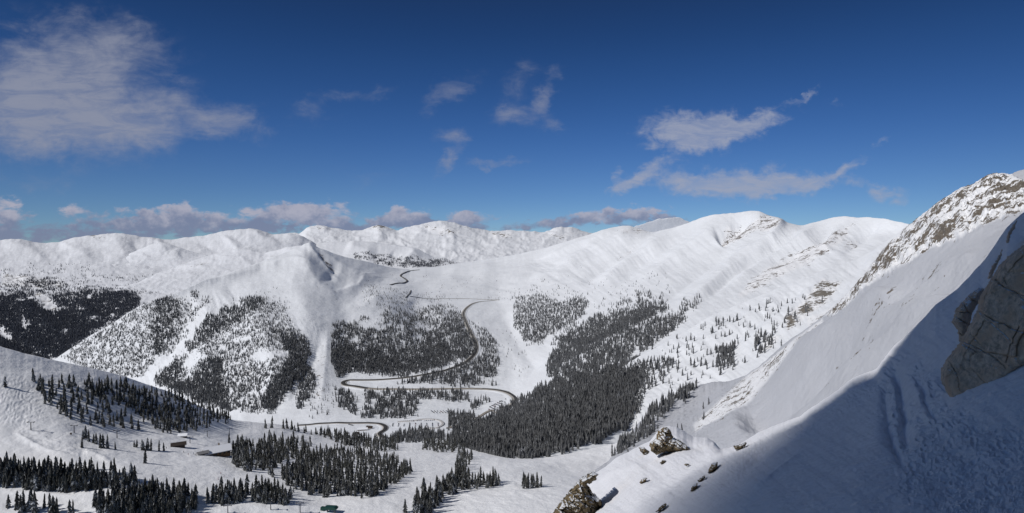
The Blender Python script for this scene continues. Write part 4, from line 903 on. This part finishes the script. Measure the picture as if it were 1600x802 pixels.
outcrop('boulder', bigrock, 17.4, .30, .42, 85, M_rk1, 'huge dark brown granite boulder rising from the snow at the right edge', 1.2, seed=300, sx_=-.022, wf=.06, blocky=.5, cracks=[([(1502,532),(1530,545),(1556,560),(1572,575)], 0.98, 0.105), ([(1528,486),(1552,500),(1580,512),(1600,520),(1640,540)], 1.12, 0.126), ([(1556,436),(1570,450),(1590,458),(1620,470)], 1.20, 0.147), ([(1540,500),(1528,520),(1512,545),(1500,575)], 0.90, 0.076), ([(1592,512),(1580,540),(1572,565)], 1.05, 0.105), ([(1560,420),(1545,450),(1534,480)], 1.65, 0.147), ([(1482,562),(1496,585),(1500,610)], 0.90, 0.084), ([(1600,400),(1580,420),(1566,440)], 0.98, 0.084)])
outcrop('boulder', [(1487,503),(1493,486),(1498,478),(1514,461),(1530,450),(1537,452),(1531,470),(1519,490),(1513,512),(1509,532),(1500,534),(1496,515)], 19.6, .2, .7, 36, M_rk1, 'smaller dark rock block beside the upper left edge of the huge boulder', 1.1, seed=310)
outcrop('boulder', [(1543,436),(1549,418),(1562,398),(1566,390),(1564,402),(1556,418),(1548,436)], 24, .2, .3, 16, M_rk1, 'thin dark rock sliver in the snow above the huge boulder', .9, seed=320)
outcrop('boulder', [(1572,380),(1575,364),(1584,350),(1589,344),(1586,356),(1578,368),(1576,380)], 28, .2, .3, 16, M_rk1, 'small dark rock sliver near the crest at the right edge', .9, seed=330)
O = [
 ([(858,812),(868,795),(884,775),(897,760),(907,748),(925,737),(935,741),(931,750),(918,757),(924,768),(938,780),(941,790),(934,800),(936,812)], 3.6, 20, 'ochre rock outcrop streaked with snow at the bottom edge', .3),
 ([(1029,673),(1037,667),(1046,670),(1052,684),(1064,689),(1079,703),(1074,708),(1052,706),(1038,706),(1028,711),(1017,705),(1015,693),(1025,685)], 1.5, 11, 'rust-brown rock outcrop capped by a snow dome on the near shoulder', .4),
 ([(999,699),(1007,699),(1015,709),(1008,712),(1001,706)], 1.2, 8, 'small brown rock just left of the rust-brown outcrop', .3),
 ([(1147,697),(1166,691),(1165,696),(1158,702),(1148,703)], 1., 8, 'flat dark rock poking from the crest right of the snow dome', .3),
 ([(1112,724),(1121,722),(1121,731),(1114,737),(1106,738)], .8, 8, 'small brown rock in the snow below the flat crest rock', .3),
 ([(1090,751),(1101,742),(1102,747),(1094,754)], .5, 6, 'little brown rock, upper one of the slanting line of stones', .3),
 ([(1079,767),(1082,759),(1090,755),(1089,762),(1083,768)], .5, 6, 'little dark rock, lower one of the slanting line of stones', .3),
 ([(999,754),(1004,748),(1011,747),(1008,753),(1002,756)], .6, 6, 'small brown rock on the near shoulder above the bottom outcrop', .3),
 ([(1031,724),(1036,719),(1041,720),(1036,725)], .4, 5, 'tiny brown rock between the two ochre outcrops', .3),
 ([(1024,800),(1033,791),(1042,785),(1041,791),(1031,799)], .3, 6, 'thin dark rock edge in the shaded snow at the bottom', .3),
 ([(1069,727),(1073,724),(1078,726),(1073,729)], .3, 5, 'tiny pale rock below the rust-brown outcrop', .3)]
for i, (poly, bl, cell, lab, lean) in enumerate(O):
    outcrop('rock_outcrop', poly, 0, lean, bl, cell, M_rk2, lab, .9 if bl < 2 else 1.1, seed=400+i*7, layer=LF)

# ------------------------------------------------------------- sun and an added unseen sheet that shades the foreground
EL = radians(41); AZ = radians(25)   # the sun stands to the left and a little behind
S = np.array([-math.cos(EL)*math.cos(AZ), -math.cos(EL)*math.sin(AZ), math.sin(EL)])
bd = [(960,900),(1005,820),(1035,785),(1075,755),(1122,728),(1165,703),(1202,682),(1250,656),(1295,626),(1335,597),(1352,590),(1380,572),(1398,545)]
P, D = surf(LF, np.array([b[0] for b in bd], float), np.array([b[1] for b in bd], float))
up = surf(LF, np.array([1440.,1500.,1560.,1600.,1680.,1790.]), np.array([502.,452.,378.,334.,262.,182.]))[0]
up = up+np.array([[0, 2.5, 2.]])*np.array([[.4],[.8],[1],[1],[1],[1]])
edge = np.vstack([P[:1]+np.array([[-10, -25, -4.]]), P, up])
TT = 130.
mid = np.array([0., -30., 10.])
rows = []
n = len(edge)
e2 = spline(edge, 6); n2 = len(e2)
tcol = np.interp(np.arange(n2)/6., [0, 5, 10, 14, 30], [2600, 1700, 600, 130, 110])
e2[1:-1] += rng.normal(0, .12, (n2-2, 3))*np.array([1, 1, 1.])
toward = np.array([60., -20., -30.])
for k, s in enumerate(np.linspace(0, 1, 14)):
    q = e2*(1-s)+toward*s
    tt = tcol+TT*.35*s+ (6*fbm(np.arange(n2)/9., np.full(n2, s*6), 9, 3) if k else 0)
    rows.append(q+S*np.reshape(tt*np.ones(n2), (-1, 1)))
V = np.vstack(rows); R = len(rows)
i = (np.arange(R-1)[:, None]*n2+np.arange(n2-1)[None]).ravel()
Fc = np.stack([i, i+1, i+1+n2, i+n2], -1)
me = mesh_np('shadow_sheet_mesh', V, Fc, M_fg, True, {'rock': np.full(len(V), .3)})
link('unseen_shadow_sheet', me, kind='structure')  # out-of-view floating sheet, its edge traced sunward from the wanted shadow line

sun = bpy.data.lights.new('sun', 'SUN'); sun.energy = 3.25; sun.angle = radians(.53); sun.color = (1, .965, .92)
so = bpy.data.objects.new('sun', sun); COL.objects.link(so)
from mathutils import Vector
so.rotation_euler = Vector(tuple(S)).to_track_quat('Z', 'Y').to_euler()

# ------------------------------------------------------------- world: sky and clouds
w = bpy.data.worlds.new('World'); SC.world = w; w.use_nodes = True; nt = w.node_tree; nt.nodes.clear()
out = N(nt, 'ShaderNodeOutputWorld'); bg = N(nt, 'ShaderNodeBackground'); nt.links.new(bg.outputs[0], out.inputs[0])
sk_ = N(nt, 'ShaderNodeTexSky', sky_type='NISHITA', sun_disc=False)
sk_.sun_elevation = EL; sk_.sun_rotation = math.atan2(S[0], S[1]) % (2*math.pi)
sk_.altitude = 3800; sk_.air_density = .85; sk_.dust_density = .25; sk_.ozone_density = 2.2
tc = N(nt, 'ShaderNodeTexCoord'); sp = N(nt, 'ShaderNodeSeparateXYZ'); nt.links.new(tc.outputs['Generated'], sp.inputs[0])
X, Y, Z = sp.outputs
Ys = math_(nt, 'MAXIMUM', Y, .05)
u = math_(nt, 'ADD', math_(nt, 'MULTIPLY', math_(nt, 'DIVIDE', X, Ys), F/100), 8.)
v = math_(nt, 'SUBTRACT', 3.8, math_(nt, 'MULTIPLY', math_(nt, 'DIVIDE', Z, Ys), F/100))
cv = N(nt, 'ShaderNodeCombineXYZ'); nt.links.new(u, cv.inputs[0]); nt.links.new(v, cv.inputs[1])
def wn(scale, detail, rough, off=0., sx=1., sy=1., rot=0., dist=0.):
    mp = N(nt, 'ShaderNodeMapping'); mp.inputs['Location'].default_value = (off, off*.7, off); mp.inputs['Scale'].default_value = (sx, sy, 1); mp.inputs['Rotation'].default_value = (0, 0, rot)
    nt.links.new(cv.outputs[0], mp.inputs[0]); n = N(nt, 'ShaderNodeTexNoise'); n.inputs['Scale'].default_value = scale; n.inputs['Detail'].default_value = detail; n.inputs['Roughness'].default_value = rough; n.inputs['Distortion'].default_value = dist
    nt.links.new(mp.outputs[0], n.inputs['Vector']); return n
wc = wn(.9, 4, .6, 3.)
wcs = N(nt, 'ShaderNodeSeparateColor'); nt.links.new(wc.outputs['Color'], wcs.inputs[0])
uw = math_(nt, 'ADD', u, math_(nt, 'MULTIPLY', math_(nt, 'SUBTRACT', wcs.outputs[0], .5), .9))
vw = math_(nt, 'ADD', v, math_(nt, 'MULTIPLY', math_(nt, 'SUBTRACT', wcs.outputs[1], .5), .7))
wd = wn(4., 6, .65, 7., 1., 1.5, -.3); wds = N(nt, 'ShaderNodeSeparateColor'); nt.links.new(wd.outputs['Color'], wds.inputs[0])
uw = math_(nt, 'ADD', uw, math_(nt, 'MULTIPLY', math_(nt, 'SUBTRACT', wds.outputs[0], .5), .45))
vw = math_(nt, 'ADD', vw, math_(nt, 'MULTIPLY', math_(nt, 'SUBTRACT', wds.outputs[1], .5), .3))
def blob(cx, cy, rx, ry, ang=0., amp=1.):
    c, s = math.cos(radians(ang)), math.sin(radians(ang))
    dx = math_(nt, 'SUBTRACT', uw, cx/100); dy = math_(nt, 'SUBTRACT', vw, cy/100)
    a = math_(nt, 'MULTIPLY', math_(nt, 'ADD', math_(nt, 'MULTIPLY', dx, c), math_(nt, 'MULTIPLY', dy, s)), 100/rx)
    b = math_(nt, 'MULTIPLY', math_(nt, 'SUBTRACT', math_(nt, 'MULTIPLY', dy, c), math_(nt, 'MULTIPLY', dx, s)), 100/ry)
    r2 = math_(nt, 'ADD', math_(nt, 'MULTIPLY', a, a), math_(nt, 'MULTIPLY', b, b))
    return math_(nt, 'MULTIPLY', math_(nt, 'EXPONENT', math_(nt, 'MULTIPLY', r2, -1.)), amp)
def field(bl):
    s = None
    for b in bl:
        x = blob(*b); s = x if s is None else math_(nt, 'ADD', s, x)
    return s
high = field([(60,180,150,60,6,1.3),(150,130,100,60,-15,.75),(60,90,90,55,0,.6),(200,70,80,40,20,.45),(280,188,110,30,0,.62),(380,200,60,20,8,.35),(495,175,28,30,-60,.38),(590,143,30,10,-20,.28),(535,150,30,10,-20,.25),
    (690,150,55,16,-32,.38),(800,180,28,14,-12,.55),(860,152,36,14,-62,.62),(810,120,40,30,-50,.28),(870,195,20,12,0,.3),(708,217,30,13,0,.5),(690,253,24,11,-28,.66),(755,262,26,7,0,.42),(805,256,28,7,-5,.4),(560,270,60,18,0,.14),(40,290,60,16,0,.2)])
mid_ = field([(1040,205,42,22,5,.62),(1100,208,60,22,-8,.95),(1165,190,58,15,-12,.85),(1080,228,34,11,0,.6),(1250,150,26,6,-28,.55),(1300,162,20,8,0,.22),(1010,275,46,14,-22,.95),(958,272,10,16,-20,.5),(965,300,34,9,-16,.6),
    (1080,292,52,15,-3,.9),(1160,280,60,20,-3,1.05),(1230,285,50,16,0,.95),(1295,275,48,11,-22,.85),(1385,300,34,12,5,.7),(1375,228,18,7,-10,.4),(1340,290,30,9,0,.35)])
low = field([(10,338,44,24,0,1.3),(190,343,60,13,0,.8),(110,335,22,10,0,.7),(270,343,50,17,0,.9),(290,330,22,10,0,.7),(400,335,34,14,0,.7),(500,330,52,20,-8,1.25),(440,335,30,12,0,.7),(632,331,24,10,0,1.1),(724,332,28,11,0,1.1),(775,330,20,8,0,.7),(560,350,120,13,0,1.0),(690,349,90,13,0,.9),(330,354,170,13,0,1.0),(860,350,100,13,0,.95),(960,342,90,14,0,.9),(1030,340,50,10,0,.8),(100,368,200,14,0,.9)])
nA = wn(1.35, 9, .62, 11., 1., 1.7, -.35, .35).outputs['Fac']; nB = wn(3.2, 8, .62, 21., 1., 1.6, .25, .5).outputs['Fac']; nC = wn(2.0, 8, .6, 5., 1., 2.4, 0., .2).outputs['Fac']
def dens(fld, nz, lo, hi, mx, k=1.5):
    return maprange(nt, math_(nt, 'ADD', fld, math_(nt, 'MULTIPLY', math_(nt, 'SUBTRACT', nz, .5), k)), lo, hi, 0., mx)
stk = wn(2.6, 10, .68, 31., .55, 2.2, -.42, .6).outputs['Fac']
stf = maprange(nt, stk, .34, .62, .62, 1.)
dh = math_(nt, 'MULTIPLY', math_(nt, 'MULTIPLY', dens(high, nA, .0, 1.25, .85, 1.9), maprange(nt, high, .02, .25)), stf)
dm = math_(nt, 'MULTIPLY', math_(nt, 'MULTIPLY', dens(mid_, nB, .05, 1.05, .85, 1.7), maprange(nt, mid_, .03, .25)), stf)
dl = math_(nt, 'MULTIPLY', dens(low, nC, .42, 1.15, .85, 3.2), maprange(nt, low, .04, .3))
# sky tint
tint = N(nt, 'ShaderNodeMix', data_type='RGBA', blend_type='MULTIPLY'); tint.inputs[0].default_value = 1
nt.links.new(sk_.outputs[0], tint.inputs[6])
rp = N(nt, 'ShaderNodeValToRGB'); cr = rp.color_ramp; cr.interpolation = 'B_SPLINE'
STOPS = [(0., (.45,.60,.74)), (.068, (.44,.59,.75)), (.166, (.30,.53,.82)), (.278, (.20,.41,.66)), (.366, (.15,.30,.50)), (.50, (.24,.30,.40)), (.75, (.80,.68,.58))]
while len(cr.elements) < len(STOPS): cr.elements.new(.5)
for el, (p_, c_) in zip(cr.elements, STOPS): el.position = p_; el.color = (*c_, 1)
nt.links.new(Z, rp.inputs[0]); vg = N(nt, 'ShaderNodeVectorMath', operation='SCALE'); nt.links.new(rp.outputs[0], vg.inputs[0]); nt.links.new(math_(nt, 'SUBTRACT', 1., math_(nt, 'MULTIPLY', math_(nt, 'MULTIPLY', X, X), .55)), vg.inputs['Scale']); nt.links.new(vg.outputs[0], tint.inputs[7])
K = 10.    # background strength .1 -> cloud radiance in sky units
c = tint.outputs[2]
nL = wn(2.6, 7, .62, 41., 1., 1.3).outputs['Fac']
lowc = mix(nt, maprange(nt, math_(nt, 'ADD', v, math_(nt, 'MULTIPLY', math_(nt, 'SUBTRACT', nL, .5), 1.1)), 3.18, 3.56), tuple(K*x for x in (.43, .42, .50)), tuple(K*x for x in (.19, .215, .33)))
c = mix(nt, dl, c, lowc)
c = mix(nt, dm, c, tuple(K*x for x in (.34, .37, .47)))
c = mix(nt, dh, c, tuple(K*x for x in (.28, .30, .38)))
nt.links.new(c, bg.inputs[0]); bg.inputs[1].default_value = .1

# ------------------------------------------------------------- camera
cam = bpy.data.cameras.new('camera'); co = bpy.data.objects.new('camera', cam); COL.objects.link(co)
co.rotation_euler = (math.pi/2-PA, 0, 0); cam.sensor_fit = 'HORIZONTAL'; cam.sensor_width = 36; cam.lens = 36*F/1600; cam.clip_start = .1; cam.clip_end = 60000
SC.camera = co
SC.view_settings.view_transform = 'Standard'; SC.view_settings.look = 'None'; SC.view_settings.exposure = 0
SC.render.engine = 'CYCLES'
